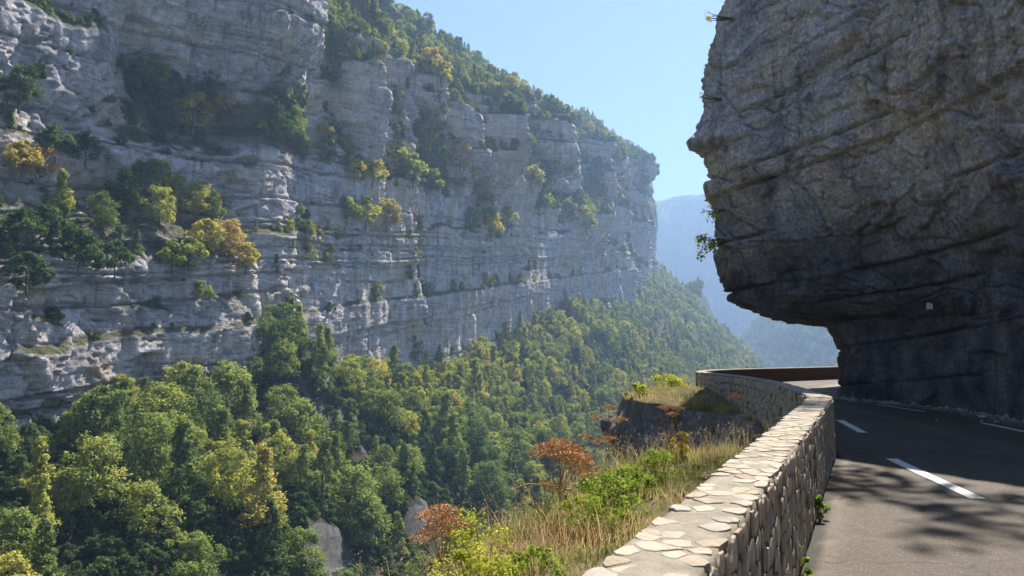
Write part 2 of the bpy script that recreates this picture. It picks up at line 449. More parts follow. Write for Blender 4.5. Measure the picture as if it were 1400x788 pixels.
# ---- left cliff
UEND = 860.0
def hc(u):           # height of the cliff edge above the foot
    return 88 + 0.05 * np.maximum(0, u - 300) + 8 * vn(np.asarray(u) / 45, 0.3, seed=5)
def build_cliff():
    NU = 780
    ut = np.linspace(-150, UEND + 60, 6000)
    dens = 1.0 / np.hypot(104, ut + 82) ** 1.05
    cum = np.cumsum(dens); cum = (cum - cum[0]) / (cum[-1] - cum[0])
    us = np.interp(np.linspace(0, 1, NU), cum, ut)
    NA, NB_, NP = 350, 46, 14
    dist = np.hypot(104, us + 82)
    HT = 148 - 18 * sst(us, 600, 860)
    h_lo = foot(us) - beds(us) - 9
    hv = np.minimum(HT - 1, 0.475 * dist + 10 - beds(us)); hv = np.maximum(hv, 30)
    ta = np.linspace(0, 1, NA); tb = np.linspace(0, 1, NB_ + 1)[1:]
    Hh = np.concatenate([h_lo[:, None] + (hv - h_lo)[:, None] * ta[None, :], hv[:, None] + (HT - hv)[:, None] * tb[None, :]], 1)
    Uu = np.repeat(us[:, None], Hh.shape[1], 1)
    d = np.zeros_like(Hh)
    hcu = hc(us)[:, None]
    # benches: setbacks that climb the cliff
    def bench(h0, h1, amp):
        return -amp * sst(Hh, h0, h1)
    near = 1 - sst(Uu, 52, 66)
    hn = vn(Uu / 22, 0.5, seed=11)
    d += bench(15 + 2 * hn, 33 + 2 * hn, 11.0) * near
    d += bench(4 + hn, 6 + hn, 1.3)
    for k, (hb, sd_) in enumerate([(26, 21), (44, 22), (61, 23), (77, 24)]):
        amp = np.clip(3.2 * (vn(Uu / 38 + 7.7 * k, 0.2, seed=sd_) + 0.15), 0.25, 6)
        amp = amp * np.where(Uu < 60, 0.4 if k < 2 else 1.0, 1.0)
        off = 5 * vn(Uu / 60, 0.7, seed=sd_ + 40) + 1.2 * vn(Uu / 7, 0.1, seed=sd_ + 41)
        wd = 1.2 + 4.5 * sst(amp, 1.5, 4)
        d += -amp * sst(Hh, hb + off, hb + off + wd)
    # bushy bay in the upper face, with a sloping floor
    bay = sst(Uu, 28, 40) * (1 - sst(Uu, 84, 100))
    d += -7.5 * bay * sst(Hh, 41 + 1.5 * hn, 60 + 3 * hn) * (1 - 0.8 * sst(Hh, 62, 78))
    d += -4.0 * sst(Uu, 92, 100) * (1 - sst(Uu, 165, 190)) * sst(Hh, 40 + 3 * hn, 52 + 3 * hn)
    # aretes: the face in front of each stands proud, beyond it steps back
    wob = 2.5 * vn(Hh / 14, 0.3, seed=31) + 1.0 * vn(Hh / 4, 0.8, seed=32)
    d += 5.0 * (1 - sst(Uu + wob, 56, 61)) * (1 - sst(Hh, 38, 46)) * sst(Uu, -40, 50)
    d += 8.0 * (1 - sst(Uu + wob, 83, 88)) * sst(Hh, 44, 60) * sst(Uu, 20, 80)
    br = [100, 124, 146, 172, 196, 222, 246, 276, 305, 340, 372, 412, 450, 496, 540, 590, 640, 690, 745, 800]
    gully = np.zeros_like(Hh)
    for i in range(len(br) - 1):
        a, b = br[i], br[i + 1]
        L = b - a
        saw = np.clip((Uu + wob * 1.4 - a) / L, 0, 1)
        inr = ((Uu + wob * 1.4) >= a) & ((Uu + wob * 1.4) < b)
        ampi = (3.5 + 4.5 * (i % 3 == 1) + 0.04 * a) * (0.7 + 0.6 * vn(Hh / 35 + i, i * 1.7, seed=33)) * (1 - 0.9 * float(sst(a, 560, 720)))
        shape = np.minimum(saw ** 1.3, (1 - saw) * L / 5.0)
        lowcut = 0.22 + 1.25 * sst(Hh, 34, 58) if a < 330 else 0.6 + 0.7 * sst(Hh, 20, 50)
        d += np.where(inr, shape * ampi * lowcut, 0)
        gully = np.maximum(gully, np.where(inr, (1 - sst(saw, 0.12, 0.42)) * sst(Hh, 40, 56), 0))
    band = fbm((Uu + 0.9 * Hh) / 24, (Hh - 0.3 * Uu) / 34, seed=42, oct=3)
    gwood = sst(band, -0.06, 0.12) * sst(Uu, 92, 110) * sst(Hh + 6 * hn, 40, 54) * (1 - 0.5 * sst(Uu, 560, 700))
    d += -4.5 * gwood + 1.5 * sst(-band, 0.05, 0.3) * sst(Uu, 92, 110) * sst(Hh, 40, 54)
    d += 3.0 * fbm(Uu / 30, Hh / 60, seed=41, oct=3)
    # strata
    hb = Hh + 1.2 * fbm(Uu / 25, Hh / 12, seed=51, oct=3)
    rb_ = np.random.default_rng(12)
    bk = np.cumsum(np.clip(rb_.exponential(4.5, 70), 1.3, 13)) - 45
    k = np.clip(np.searchsorted(bk, hb) - 1, 0, len(bk) - 2)
    j = np.minimum(hb - bk[k], bk[k + 1] - hb)
    zz = np.zeros_like(k)
    d += 1.5 * (h3(k, zz, zz, 61) - 0.5) * sst(vn(Uu / 34, k * 1.3, seed=62), -0.6, 0.3)
    d += -1.5 * np.exp(-(j / 0.22) ** 2) * sst(vn(Uu / 30, k * 3.1, seed=63), -0.45, 0.15)
    k2 = np.floor(hb / 1.15 + 0.4 * vn(Uu / 9, hb / 5, seed=64))
    d += 0.30 * (h3(k2.astype(np.int64), zz + 3, zz, 65) - 0.5) * sst(vn(Uu / 20, hb / 10, seed=66), -0.1, 0.5)
    # fractured blocks and columns
    wx, wy = 0.35 * vn(Uu / 6, Hh / 6, seed=70), 0.35 * vn(Uu / 6, Hh / 6, seed=74)
    plain = sst(Uu, 85, 100) * (1 - sst(Uu, 380, 480)) * (1 - sst(Hh + 4 * hn, 40, 48))      # the smooth, streaked lower wall
    rk = 1 - 0.65 * plain
    v, e = facets(Uu / 20.0 + wx, hb / 26.0 + wy, 0.42, 75); d += rk * (4.2 * v - 1.0 * np.exp(-(e / 0.03) ** 2))
    v, e = facets(Uu / 6.5 + wx, hb / 9.0 + wy, 0.40, 71); d += rk * (1.05 * v - 0.9 * np.exp(-(e / 0.04) ** 2))
    v, e = facets(Uu / 2.1 + wx * 2, hb / 3.3 + wy, 0.42, 73); d += rk * (0.5 * v - 0.5 * np.exp(-(e / 0.06) ** 2))
    d += (0.25 + 0.55 * plain) * (np.abs(vn(Uu / 1.5, Hh / 16, seed=76)) - 0.3) + 0.5 * plain * (np.abs(vn(Uu / 4.5, Hh / 30, seed=77)) - 0.3)
    d += 0.24 * fbm(Uu / 1.6, Hh / 2.4, seed=81, oct=4, gain=0.6)
    # overhang slot low on the left with a pale streaked slab under it
    slot = sst(Uu, 2.5, 3.2) * (1 - sst(Uu, 16.5, 18))
    tilt = (Uu - 3) * 0.06
    d += -2.2 * slot * sst(Hh, 4 + tilt, 11 + tilt) * (1 - sst(Hh, 13.6 + tilt, 13.9 + tilt))
    # wooded slope above the cliff edge
    S = 64 * (1 - sst(us, 560, 850)) + 8
    S = S[:, None]
    above = np.clip((Hh - hcu) / (HT[:, None] - hcu), 0, 1)
    d += -S * above ** 0.9
    tow = sst(fbm(Uu / 36, Hh / 50, seed=91, oct=3), 0.02, 0.3)
    stepn = fbm(Uu / 18, Hh / 14, seed=92, oct=3)
    d += sst(above, 0.02, 0.2) * (9 * tow * above + 5 * stepn)
    # the cliff's far end turns away
    endt = np.clip((Uu - 790) / 110.0, 0, 1)
    d += -150 * endt ** 2.2
    Hz = Hh + beds(us)[:, None]
    X, Y = cliff_xy(Uu, d)
    # plateau behind the ridge
    pb = (np.arange(1, NP + 1) / NP) ** 1.5 * 420
    Xp, Yp = cliff_xy(np.repeat(us[:, None], NP, 1), d[:, -1:] - pb[None, :])
    Zp = Hz[:, -1:] + 0.02 * pb[None, :] + 4 * fbm(Uu[:, :1] / 40, pb[None, :] / 40, seed=93)
    P = np.concatenate([np.stack([X, Y, Hz], -1), np.stack([Xp, Yp, Zp], -1)], 1)
    nv = P.shape[1]
    me = mesh_np('cliff', P.reshape(-1, 3), grid_faces(NU, nv, True), MC, smooth=False)
    nrm = -grid_normals(P)
    nrm *= np.sign((nrm[..., 0] * N[0] + nrm[..., 1] * N[1]).mean()) if True else 1
    up = nrm[..., 2]
    hrel = np.concatenate([Hh, np.full((NU, NP), 200.0)], 1)
    from_edge = hrel - hcu
    sm = up.copy()
    for _ in range(3):
        sm[1:-1, 1:-1] = (sm[1:-1, 1:-1] * 2 + sm[:-2, 1:-1] + sm[2:, 1:-1] + sm[1:-1, :-2] + sm[1:-1, 2:]) / 6
    moss = sst(sm, 0.28, 0.62) + 0.8 * sst(from_edge, 0, 14)
    padv = lambda a: np.concatenate([a, np.zeros((NU, NP))], 1)
    cl = fbm(P[..., 0] / 9, P[..., 1] / 9, P[..., 2] / 9, seed=94, oct=4)
    veg = np.maximum(padv(bay * sst(Hh, 42, 47) * (1 - sst(Hh, 58, 66))), 0.55 * padv(near * sst(Hh, 16, 19) * (1 - sst(Hh, 31, 36))))
    veg = np.maximum(veg, np.maximum(0.6 * padv(gully), 1.0 * padv(gwood)) * (from_edge < 3))
    moss = np.maximum(moss, veg * sst(cl, -0.35, 0.15))
    moss = np.clip(moss + 0.5 * sst(fbm(P[..., 0] / 11, P[..., 2] / 11, P[..., 1] / 11, seed=95, oct=3), 0.15, 0.4) * sst(sm, 0.05, 0.3), 0, 1)
    attr(me, 'moss', moss.reshape(-1))
    o = ob('cliff', me)
    tag(o, 'tall layered grey limestone cliff across the gorge with bushy ledges', kind='structure')
    return o, P, sm, hrel, from_edge, us, veg * sst(cl, -0.35, 0.15)
cliff, CPos, CUp, CH, CEdge, CUs, CVeg = build_cliff()

# ---- wooded talus slope below the cliff
RIBS = [(27, 38, 7.0, 5.5), (58, 40, 6.0, 5.0)]      # low crags in the wood
def slope_z(u, w):
    u = np.asarray(u, float); w = np.asarray(w, float)
    k = 0.56 + 0.0004 * np.maximum(0, u)
    z = foot(u) + 1.0 - k * w - 0.0010 * w ** 2 * sst(w, 0, 60)
    z = z + 4.5 * fbm(u / 42, w / 30, seed=101, oct=3) * sst(w, 2, 25) + 1.0 * fbm(u / 9, w / 9, seed=102, oct=3)
    # a rib of rock low on the near side, a scree cone further on
    for u0, w0, hw, A in RIBS:
        wj = w + 1.6 * vn(u / 3.0, 0.4, seed=105)
        z = z + A * np.exp(-((u - u0) / hw) ** 4) * (1 - sst(wj, w0 - 0.8, w0 + 1.4)) * sst(w, w0 - 22, w0 - 3)
    z = z + 13.0 * np.exp(-((u - 68) / 14) ** 2 - ((w - 6) / 13) ** 2)
    z = z + 10 * np.exp(-((u - 330) / 60) ** 2 - ((w - 10) / 22) ** 2)
    z = z + 26 * np.exp(-((u - 850) / 45) ** 2 - ((w - 45) / 14) ** 2)
    z = z - 120 * np.clip((u - 850) / 260.0, 0, 1) ** 1.3
    return z
def build_slope():
    nu, nw = 420, 170
    ut = np.linspace(-170, 1150, 4000); cum = np.cumsum(1 / np.hypot(100, ut + 82)); cum = (cum - cum[0]) / (cum[-1] - cum[0])
    us = np.interp(np.linspace(0, 1, nu), cum, ut)
    ws = np.concatenate([np.linspace(-14, 100, 120), np.linspace(102, 330, nw - 120)])
    Uu, W = np.meshgrid(us, ws, indexing='ij')
    Z = slope_z(Uu, W)
    X, Y = cliff_xy(Uu, W)
    P = np.stack([X, Y, Z], -1)
    f = grid_faces(nu, nw, True)
    me = mesh_np('hillside', P.reshape(-1, 3), f, M_forest_soil)
    me.materials.append(M_crag)
    # rock shows through where the ground is steep
    nz = np.abs(grid_normals(P)[..., 2])
    fi = (nz[:-1, :-1] < 0.70).reshape(-1).astype(np.int32)
    me.polygons.foreach_set('material_index', fi)
    o = ob('hillside', me)
    tag(o, 'steep wooded slope falling from the cliff foot into the gorge', kind='structure')
    return o
hillside = build_slope()

# ---- far mountain closing the gorge
def far_z(X, Y):
    s = (Y - 1750) + 0.28 * (X - 500)
    crest = 545 + 0.10 * (X - 500) + 26 * fbm(X / 260, 0.5, seed=111, oct=4)
    prof = 0.25 * np.clip(s, 0, 300) + 455 * sst(s + 70 * fbm(X / 170, Y / 300, seed=113, oct=4), 230, 560) + 0.14 * np.clip(s - 500, 0, 900)
    z = -88 + prof * crest / 545.0
    z += 24 * fbm(X / 140, Y / 140, seed=112, oct=5) * sst(s, 0, 200)
    return np.minimum(z, crest + 20 * fbm(X / 90, Y / 90, seed=114, oct=4))
def spur_z(X, Y):       # lower wooded spur in front of it, on the right
    a = (X - 385) / 210.0
    b = (Y - 1500) / 420.0
    return -95 + 215 * np.clip(1 - b * b, 0, 1) * sst(a, -0.35, 1.0) + 14 * fbm(X / 90, Y / 90, seed=116, oct=4)
def build_far():
    n, m = 260, 170
    xs = np.linspace(-900, 2600, n); ys = np.linspace(1600, 4000, m)
    X, Y = np.meshgrid(xs, ys, indexing='ij')
    Z = far_z(X, Y)
    me = mesh_np('mountain', np.stack([X, Y, Z], -1).reshape(-1, 3), grid_faces(n, m, True), mat_far_mountain())
    sl = np.hypot(np.gradient(Z, xs, axis=0), np.gradient(Z, ys, axis=1))
    attr(me, 'veg', (1 - sst(sl, 0.9, 1.6)).reshape(-1))
    tag(ob('mountain', me), 'distant blue mountain closing the end of the gorge', kind='structure')
    n, m = 130, 110
    xs = np.linspace(330, 1500, n); ys = np.linspace(1080, 1920, m)
    X, Y = np.meshgrid(xs, ys, indexing='ij')
    me = mesh_np('wooded_hill', np.stack([X, Y, spur_z(X, Y)], -1).reshape(-1, 3), grid_faces(n, m, True), M_forest_soil)
    tag(ob('wooded_hill', me), 'sunlit wooded hill seen under the rock overhang', kind='structure')
build_far()

# ---- roadside wall path (centre line of the parapet)
D0 = np.array([math.sin(R(25)), math.cos(R(25))]); R0 = np.array([D0[1], -D0[0]])
c0 = R0 * -0.69
ctrl = [c0 + D0 * t for t in (-8, -5, -2, 1, 4, 7, 10, 12.0, 12.9)] + [np.array(p) for p in
        [(5.08, 12.85), (5.35, 14.1), (5.85, 16.4), (6.30, 19.0), (6.62, 22.0), (6.58, 25.0), (6.75, 27.4), (7.7, 29.5), (9.3, 31.2), (11.6, 33.0), (15.4, 36.0), (19.5, 39.4), (24.0, 42.5)]]
wp = catmull(ctrl, 2400)
seg = np.r_[0, np.cumsum(np.linalg.norm(np.diff(wp, axis=0), axis=1))]
WS = np.arange(0, seg[-1], 0.1)
WX = np.interp(WS, seg, wp[:, 0]); WY = np.interp(WS, seg, wp[:, 1])
tx, ty = np.gradient(WX), np.gradient(WY); tl = np.hypot(tx, ty); tx /= tl; ty /= tl
WNX, WNY = ty, -tx                    # right-hand normal, towards the road
S0 = 8.0                              # path station abreast of the camera
def wpt(s, off):
    x = np.interp(s, WS, WX); y = np.interp(s, WS, WY)
    return x + np.interp(s, WS, WNX) * off, y + np.interp(s, WS, WNY) * off
def road_z(x, y):
    return 0.34 * sst(np.asarray(y, float), 24, 33)

# ---- rock overhang on the right
RB = [(10.8, -14), (11.6, 0), (12.0, 8), (12.0, 13), (12.1, 17.7), (12.6, 21), (12.2, 24), (11.6, 26.6), (12.8, 29.6), (15.4, 32.2), (20, 35.6), (30, 41), (46, 44)]
RT = [(12.6, -14), (12.7, 0), (12.6, 8), (12.2, 13), (11.5, 17.3), (10.6, 20.4), (9.1, 23.4), (7.35, 26.0), (7.75, 28.0), (11.3, 30.8), (18.2, 34.8), (28, 41), (46, 45)]
RL = [(12.6, -14), (12.3, 0), (12.2, 8), (12.15, 13), (12.15, 17.6), (12.2, 20.8), (10.6, 23.8), (7.6, 26.1), (7.95, 28.0), (11.5, 30.7), (18.4, 34.7), (28, 41), (46, 45)]
def build_rock():
    tt = np.concatenate([np.linspace(0, 2.2, 50)[:-1], np.linspace(2.2, 9.2, 470)[:-1], np.linspace(9.2, 12, 70)])
    B = catmull(RB, tt); T = catmull(RT, tt); L1 = catmull(RL, tt)
    nu = len(tt)
    r0 = np.linspace(-0.5, 2.65, 75); r1 = np.linspace(0, 1, 66)[1:]; r2 = np.linspace(3.45, 15.5, 235)[1:]; r3 = 15.5 + (np.linspace(0, 1, 62)[1:]) * 9.5
    z = np.r_[r0, 2.65 + 0.8 * r1 ** 1.7, r2, r3]
    m = np.r_[0.10 * (np.clip(r0, 0, 3) / 2.65) ** 4, 0.10 + 0.82 * r1 ** 0.9, 0.92 + 0.08 * sst(r2, 3.4, 5.2), np.ones(len(r3))]
    nv = len(z)
    Z = np.repeat(z[None, :], nu, 0)
    M_ = np.repeat(m[None, :], nu, 0)
    up_ = sst(Z, 3.2, 8.5)
    TX = L1[:, None, 0] * (1 - up_) + T[:, None, 0] * up_; TY = L1[:, None, 1] * (1 - up_) + T[:, None, 1] * up_
    X = B[:, None, 0] * (1 - M_) + TX * M_
    Y = B[:, None, 1] * (1 - M_) + TY * M_
    # the undercut is deepest under the nose; on the near side wall and face run together
    lean = np.maximum(0, Z - 11.5)
    fr = (1 - sst(tt, 7.6, 8.8))[:, None]
    X += 0.16 * lean + 0.05 * np.minimum(lean, 6.5) ** 1.8 + 0.55 * np.maximum(0, Z - 17.5) * fr
    Y += 0.85 * np.maximum(0, Z - 17.0) * fr
    nose = np.exp(-((tt - 7.25) / 0.55) ** 2)[:, None]
    X += nose * (-0.70 * np.where(Z > 9.0, np.exp(-np.maximum(Z - 9.0, 0) / 0.55), np.exp(-((Z - 9.0) / 0.16) ** 2)) - 0.15 * sst(Z, 6.0, 8.0) * (1 - sst(Z, 11.5, 13.0)) - 0.15 * np.exp(-((Z - 11.9) / 0.9) ** 2))
    P = np.stack([X, Y, Z], -1)
    n = grid_normals(P)
    if (n[200, 300, 0] > 0): n = -n
    b = Z - 0.042 * X + 0.080 * Y + 0.07 * fbm(X / 3, Y / 3, Z / 3, seed=131, oct=4)
    arc = np.r_[0, np.cumsum(np.linalg.norm(np.diff(T, axis=0), axis=1))][:, None] + 0 * Z
    d = 0.15 * fbm(X / 4.5, Y / 4.5, Z / 3.5, seed=132, oct=3)
    d += 0.07 * fbm(X / 0.8, Y / 0.8, Z / 0.7, seed=133, oct=4, gain=0.6)
    d += 0.035 * fbm(X / 0.16, Y / 0.16, Z / 0.16, seed=134, oct=3, gain=0.7)
    # beds: offsets and undercut joints
    bk = np.array([-3, 0.3, 2.1, 3.4, 4.7, 5.55, 7.2, 8.9, 9.5, 11.4, 12.6, 14.8, 17.0, 19.5, 23, 27, 31, 36, 42, 60])
    ki = np.clip(np.searchsorted(bk, b) - 1, 0, len(bk) - 2)
    dist_lo = b - bk[ki]; dist_hi = bk[ki + 1] - b
    z0 = np.zeros_like(ki)
    d += 0.22 * (h3(ki, z0, z0, 141) - 0.5)
    j = np.minimum(dist_lo, dist_hi)
    d += -0.40 * np.exp(-(j / 0.045) ** 2) * sst(fbm(X / 2.4, Y / 2.4, b / 2, seed=142, oct=2), -0.35, 0.25)
    d += 0.10 * np.exp(-(dist_lo / 0.3)) * sst(vn(arc / 1.7, ki * 2.2, seed=143), -0.2, 0.5)
    # blocks
    wx, wy = 0.3 * vn(arc / 1.5, b / 1.5, seed=150), 0.3 * vn(arc / 1.5, b / 1.5, seed=151)
    v, e = facets(arc / 3.4 + wx, b / 2.3 + wy, 0.40, 154); d += 0.60 * v - 0.16 * np.exp(-(e / 0.02) ** 2)
    v, e = facets(arc / 1.25 + wx * 2, b / 0.85 + wy, 0.40, 152); d += 0.34 * v - 0.10 * np.exp(-(e / 0.035) ** 2)
    v, e = facets(arc / 0.46 + wx * 4, b / 0.33 + wy * 3, 0.45, 156); d += 0.16 * v
    v, e = facets(arc / 0.19 + wx * 8, b / 0.15 + wy * 6, 0.5, 157); d += 0.075 * v
    amp = 0.55 + 0.45 * sst(M_, 0.3, 0.95)
    amp = amp * (0.5 + 0.5 * sst(Z, 0.0, 1.5))
    P = P + n * (d * amp)[..., None]
    # top surface running back
    k = np.linspace(0, 1, 14)[1:] ** 1.3
    last = P[:, -1, :]
    back = np.stack([last + np.array([60.0, 10.0, 14.0]) * kk for kk in k], 1)
    back[..., 2] += 1.2 * fbm(back[..., 0] / 5, back[..., 1] / 5, seed=159)
    P = np.concatenate([P, back], 1)
    me = mesh_np('rock_overhang', P.reshape(-1, 3), grid_faces(nu, P.shape[1]), MR, smooth=False)
    shade_dark = (1 - sst(P[..., 2] - 0.12 * (P[..., 1] - 17) + 1.2 * fbm(P[..., 0] / 2.5, P[..., 1] / 2.5, P[..., 2] / 4, seed=158, oct=3), 2.0, 7.5)) + 0.35 * np.exp(-((P[..., 1] - 25) / 4) ** 2) * (1 - sst(P[..., 2], 3, 5))  # shade put into the colour, strongest low down and under the nose
    attr(me, 'shade_dark', np.clip(shade_dark, 0, 1).reshape(-1))
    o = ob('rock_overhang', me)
    tag(o, 'dark shaded rock spur overhanging the mountain road', kind='structure')
    return o, P
rock, RPos = build_rock()

# ---- road, with a dusty edge along the rock
def build_road():
    ns, nc = 460, 64
    s = np.linspace(0, WS[-1] - 0.2, ns)
    # matching station along the rock foot
    rb = catmull(RB, 600)
    ix, iy = wpt(s, 0.10)
    # walk the rock foot at a matching share of its length
    key_w = np.interp([0, S0, S0 + 12, S0 + 20, S0 + 27, S0 + 31, WS[-1]], [0, WS[-1]], [0, WS[-1]])
    key_r = [0, 1.0, 2.6, 4.6, 6.6, 7.4, 11.0]
    rk = catmull(RB, np.clip(np.interp(s, key_w, key_r), 0, 12 - 1e-6))
    nxn = np.gradient(rk[:, 0]); nyn = np.gradient(rk[:, 1]); L = np.hypot(nxn, nyn); nxn, nyn = nyn / L, -nxn / L
    ox, oy = rk[:, 0] + 1.2 * nxn, rk[:, 1] + 1.2 * nyn
    t = (np.linspace(0, 1, nc) ** 1.6)[None, :]
    X = ix[:, None] * (1 - t) + ox[:, None] * t; Y = iy[:, None] * (1 - t) + oy[:, None] * t
    Z = road_z(X, Y) + 0.008 * fbm(X / 2.5, Y / 2.5, seed=161)
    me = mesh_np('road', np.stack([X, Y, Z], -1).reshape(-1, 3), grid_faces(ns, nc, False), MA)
    dr = np.min(np.hypot(X[..., None] - rb[None, None, ::4, 0], Y[..., None] - rb[None, None, ::4, 1]), -1)
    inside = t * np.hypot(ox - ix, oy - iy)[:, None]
    dust = (1 - sst(dr, 0.45, 1.15)) + 0.8 * (1 - sst(inside, 0.05, 0.5))
    attr(me, 'foot_dark', (1 - sst(inside + 0.05 * fbm(X / 0.25, Y / 0.25, seed=164, oct=3), 0.15, 0.27)).reshape(-1))  # darker strip of asphalt along the parapet foot
    attr(me, 'dust', np.clip(dust, 0, 1).reshape(-1))
    wear = np.exp(-((inside / np.hypot(ox - ix, oy - iy)[:, None] - 0.42) / 0.035) ** 2) * 0.8
    attr(me, 'wear', wear.reshape(-1))
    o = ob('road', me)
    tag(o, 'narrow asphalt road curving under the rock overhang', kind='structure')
    return o
road = build_road()
def painted(pts, width):
    """a painted dash, a sheet 5 mm above the asphalt, following centre points"""
    c = catmull(pts, 14)
    tx_, ty_ = np.gradient(c[:, 0]), np.gradient(c[:, 1]); l = np.hypot(tx_, ty_); nx, ny = ty_ / l, -tx_ / l
    v = []
    for i in range(14):
        for sgn in (-1, 1):
            w = width / 2 * (1 + 0.05 * random.uniform(-1, 1))
            x, y = c[i, 0] + sgn * nx[i] * w, c[i, 1] + sgn * ny[i] * w
            v.append((x, y, float(road_z(x, y)) + 0.008 * float(fbm(x / 2.5, y / 2.5, seed=161)) + 0.009))
    f = [(2 * i, 2 * i + 1, 2 * i + 3, 2 * i + 2) for i in range(13)]
    return ob('painted_line', mesh_py('painted_line', v, f, MP), road)
def ground_pt(px, py, z=0.0):
    r = ray(px, py); t = (z - EYE) / r.z
    return (r.x * t, r.y * t)
for a, b, w in [((1337, 683), (1219, 628), 0.17), ((1180, 592), (1148, 575), 0.17), ((1426, 596), (1343, 579), 0.13), ((1263, 563.5), (1199, 553.5), 0.13), ((1174, 550), (1140, 545.5), 0.12)]:
    p0, p1 = np.array(ground_pt(*a)), np.array(ground_pt(*b))
    painted([p0, p0 * .67 + p1 * .33, p0 * .33 + p1 * .67, p1], w)

# ---- ground outside the wall: grassy verge, rocky bay, grassy knoll at the bend
VS = WS - S0
def verge_w(s):
    return np.interp(s, [-9, 0, 9.5, 12.2, 13.6, 15.2, 21.5, 23.0, 25.5, 29, 31, 34, 60], [2.5, 2.5, 3.1, 3.2, 2.2, 0.3, 0.2, 0.7, 2.5, 2.6, 1.5, 0.8, 0.8])
def verge_h(s):
    return np.interp(s, [-9, 4, 9, 13, 16, 21, 24, 26, 29, 33, 60], [-0.30, -0.25, -0.05, 0.05, -0.2, -0.25, 0.15, 0.45, 0.35, 0.0, 0.0])
VO = np.r_[np.linspace(0, 1, 34), 1 + (np.linspace(0, 1, 70)[1:]) ** 1.6 * 30]
def verge_point(s, q, rough=True):
    """s: station abreast of camera = 0; q<1 on the flat, q-1 = metres of drop below the lip"""
    s = np.asarray(s, float); q = np.asarray(q, float)
    W = verge_w(s); H = verge_h(s)
    flat = np.minimum(q, 1.0)
    drop = np.maximum(q - 1, 0)
    o = 0.16 + W * flat + 0.10 * drop + 0.08 * sst(drop, 0, 0.4) * np.minimum(W, 1)
    z = H - 0.13 * W * flat ** 2 - drop
    x, y = wpt(s + S0, -o)
    return x, y, z
def build_verge():
    s = np.linspace(-7.5, 42, 420)
    Sg, Q = np.meshgrid(s, VO, indexing='ij')
    X, Y, Z = verge_point(Sg, Q)
    P = np.stack([X, Y, Z], -1)
    n = grid_normals(P)
    if n[100, 90, 0] > 0: n = -n
    drop = np.maximum(Q - 1, 0)
    d = 0.10 * fbm(X / 0.9, Y / 0.9, Z / 0.9, seed=171, oct=4) * sst(Q, 0.05, 0.3)
    d += sst(drop, 0.1, 1.0) * (1.0 * fbm(X / 3, Y / 3, Z / 2.5, seed=172, oct=5, gain=0.6) + 0.7 * facets(Sg / 1.6, Z / 1.3, 0.5, 173)[0] + 0.3 * facets(Sg / 0.5, Z / 0.5, 0.5, 174)[0])
    P = P + n * d[..., None]
    me = mesh_np('verge', P.reshape(-1, 3), grid_faces(len(s), len(VO), True), M_verge)
    me.materials.append(MR)
    attr(me, 'shade_dark', np.zeros(len(s) * len(VO)) + 0.9)  # rocky face mixed evenly towards the dark colour
    fi = (((Q > 1.02) | ((Sg > 14.6) & (Sg < 22.6)))[:-1, :-1]).reshape(-1).astype(np.int32)
    me.polygons.foreach_set('material_index', fi)
    o = ob('verge', me)
    tag(o, 'grassy verge outside the parapet dropping off as a rocky face', kind='structure')
    return o
verge = build_verge()
bpy.context.view_layer.update()

# ================================================================== PARAPET
WALL_T, WALL_H = 0.37, 0.90
wall = empty('stone_wall', (float(wpt(S0 + 6, 0)[0]), float(wpt(S0 + 6, 0)[1]), 0), 'long rubble stone parapet with a flat top curving along the road edge', 'wall')
WO = np.array(wall.location)
def build_wall_body():
    s = np.arange(0.4, WS[-1] - 0.6, 0.16)
    h = WALL_T / 2 - 0.012
    # section from outer foot, up over the top, down to inner foot
    sec = [(-h - 0.02, -0.9), (-h - 0.012, -0.5), (-h - 0.01, 0.0)] + [(-h, z) for z in np.linspace(0.12, 0.88, 8)] + [(-h + 0.012, 0.919)] + \
          [(o, 0.925) for o in np.linspace(-h + 0.06, h - 0.06, 5)] + [(h - 0.012, 0.919)] + [(h, z) for z in np.linspace(0.88, 0.0, 10)] + [(h, -0.2)]
    sec = np.array(sec)
    Sg = np.repeat(s[:, None], len(sec), 1)
    O = sec[None, :, 0] + 0 * Sg; Z = sec[None, :, 1] + 0 * Sg
    w = fbm(Sg / 0.3, (O * 2 + Z) / 0.3, O / 0.3, seed=181, oct=3)
    O = O + 0.010 * w * np.sign(O); Z = Z + np.where(Z > 0.90, 0.007 * w, 0)
    X, Y = wpt(Sg, O)
    P = np.stack([X, Y, Z], -1) - WO
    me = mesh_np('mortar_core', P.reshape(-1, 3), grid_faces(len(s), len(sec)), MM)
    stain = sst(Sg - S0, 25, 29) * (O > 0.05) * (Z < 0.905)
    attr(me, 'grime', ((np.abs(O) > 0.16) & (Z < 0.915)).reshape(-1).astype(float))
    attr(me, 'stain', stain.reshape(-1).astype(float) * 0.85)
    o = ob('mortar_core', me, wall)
    # wider cement apron under the far bend
    return o
build_wall_body()
def clip(poly, px, py, nx, ny):
    out = []
    for i in range(len(poly)):
        a, b = poly[i], poly[(i + 1) % len(poly)]
        da = (a[0] - px) * nx + (a[1] - py) * ny; db = (b[0] - px) * nx + (b[1] - py) * ny
        if da <= 0: out.append(a)
        if (da < 0 < db) or (db < 0 < da):
            t = da / (da - db); out.append((a[0] + (b[0] - a[0]) * t, a[1] + (b[1] - a[1]) * t))
    return out
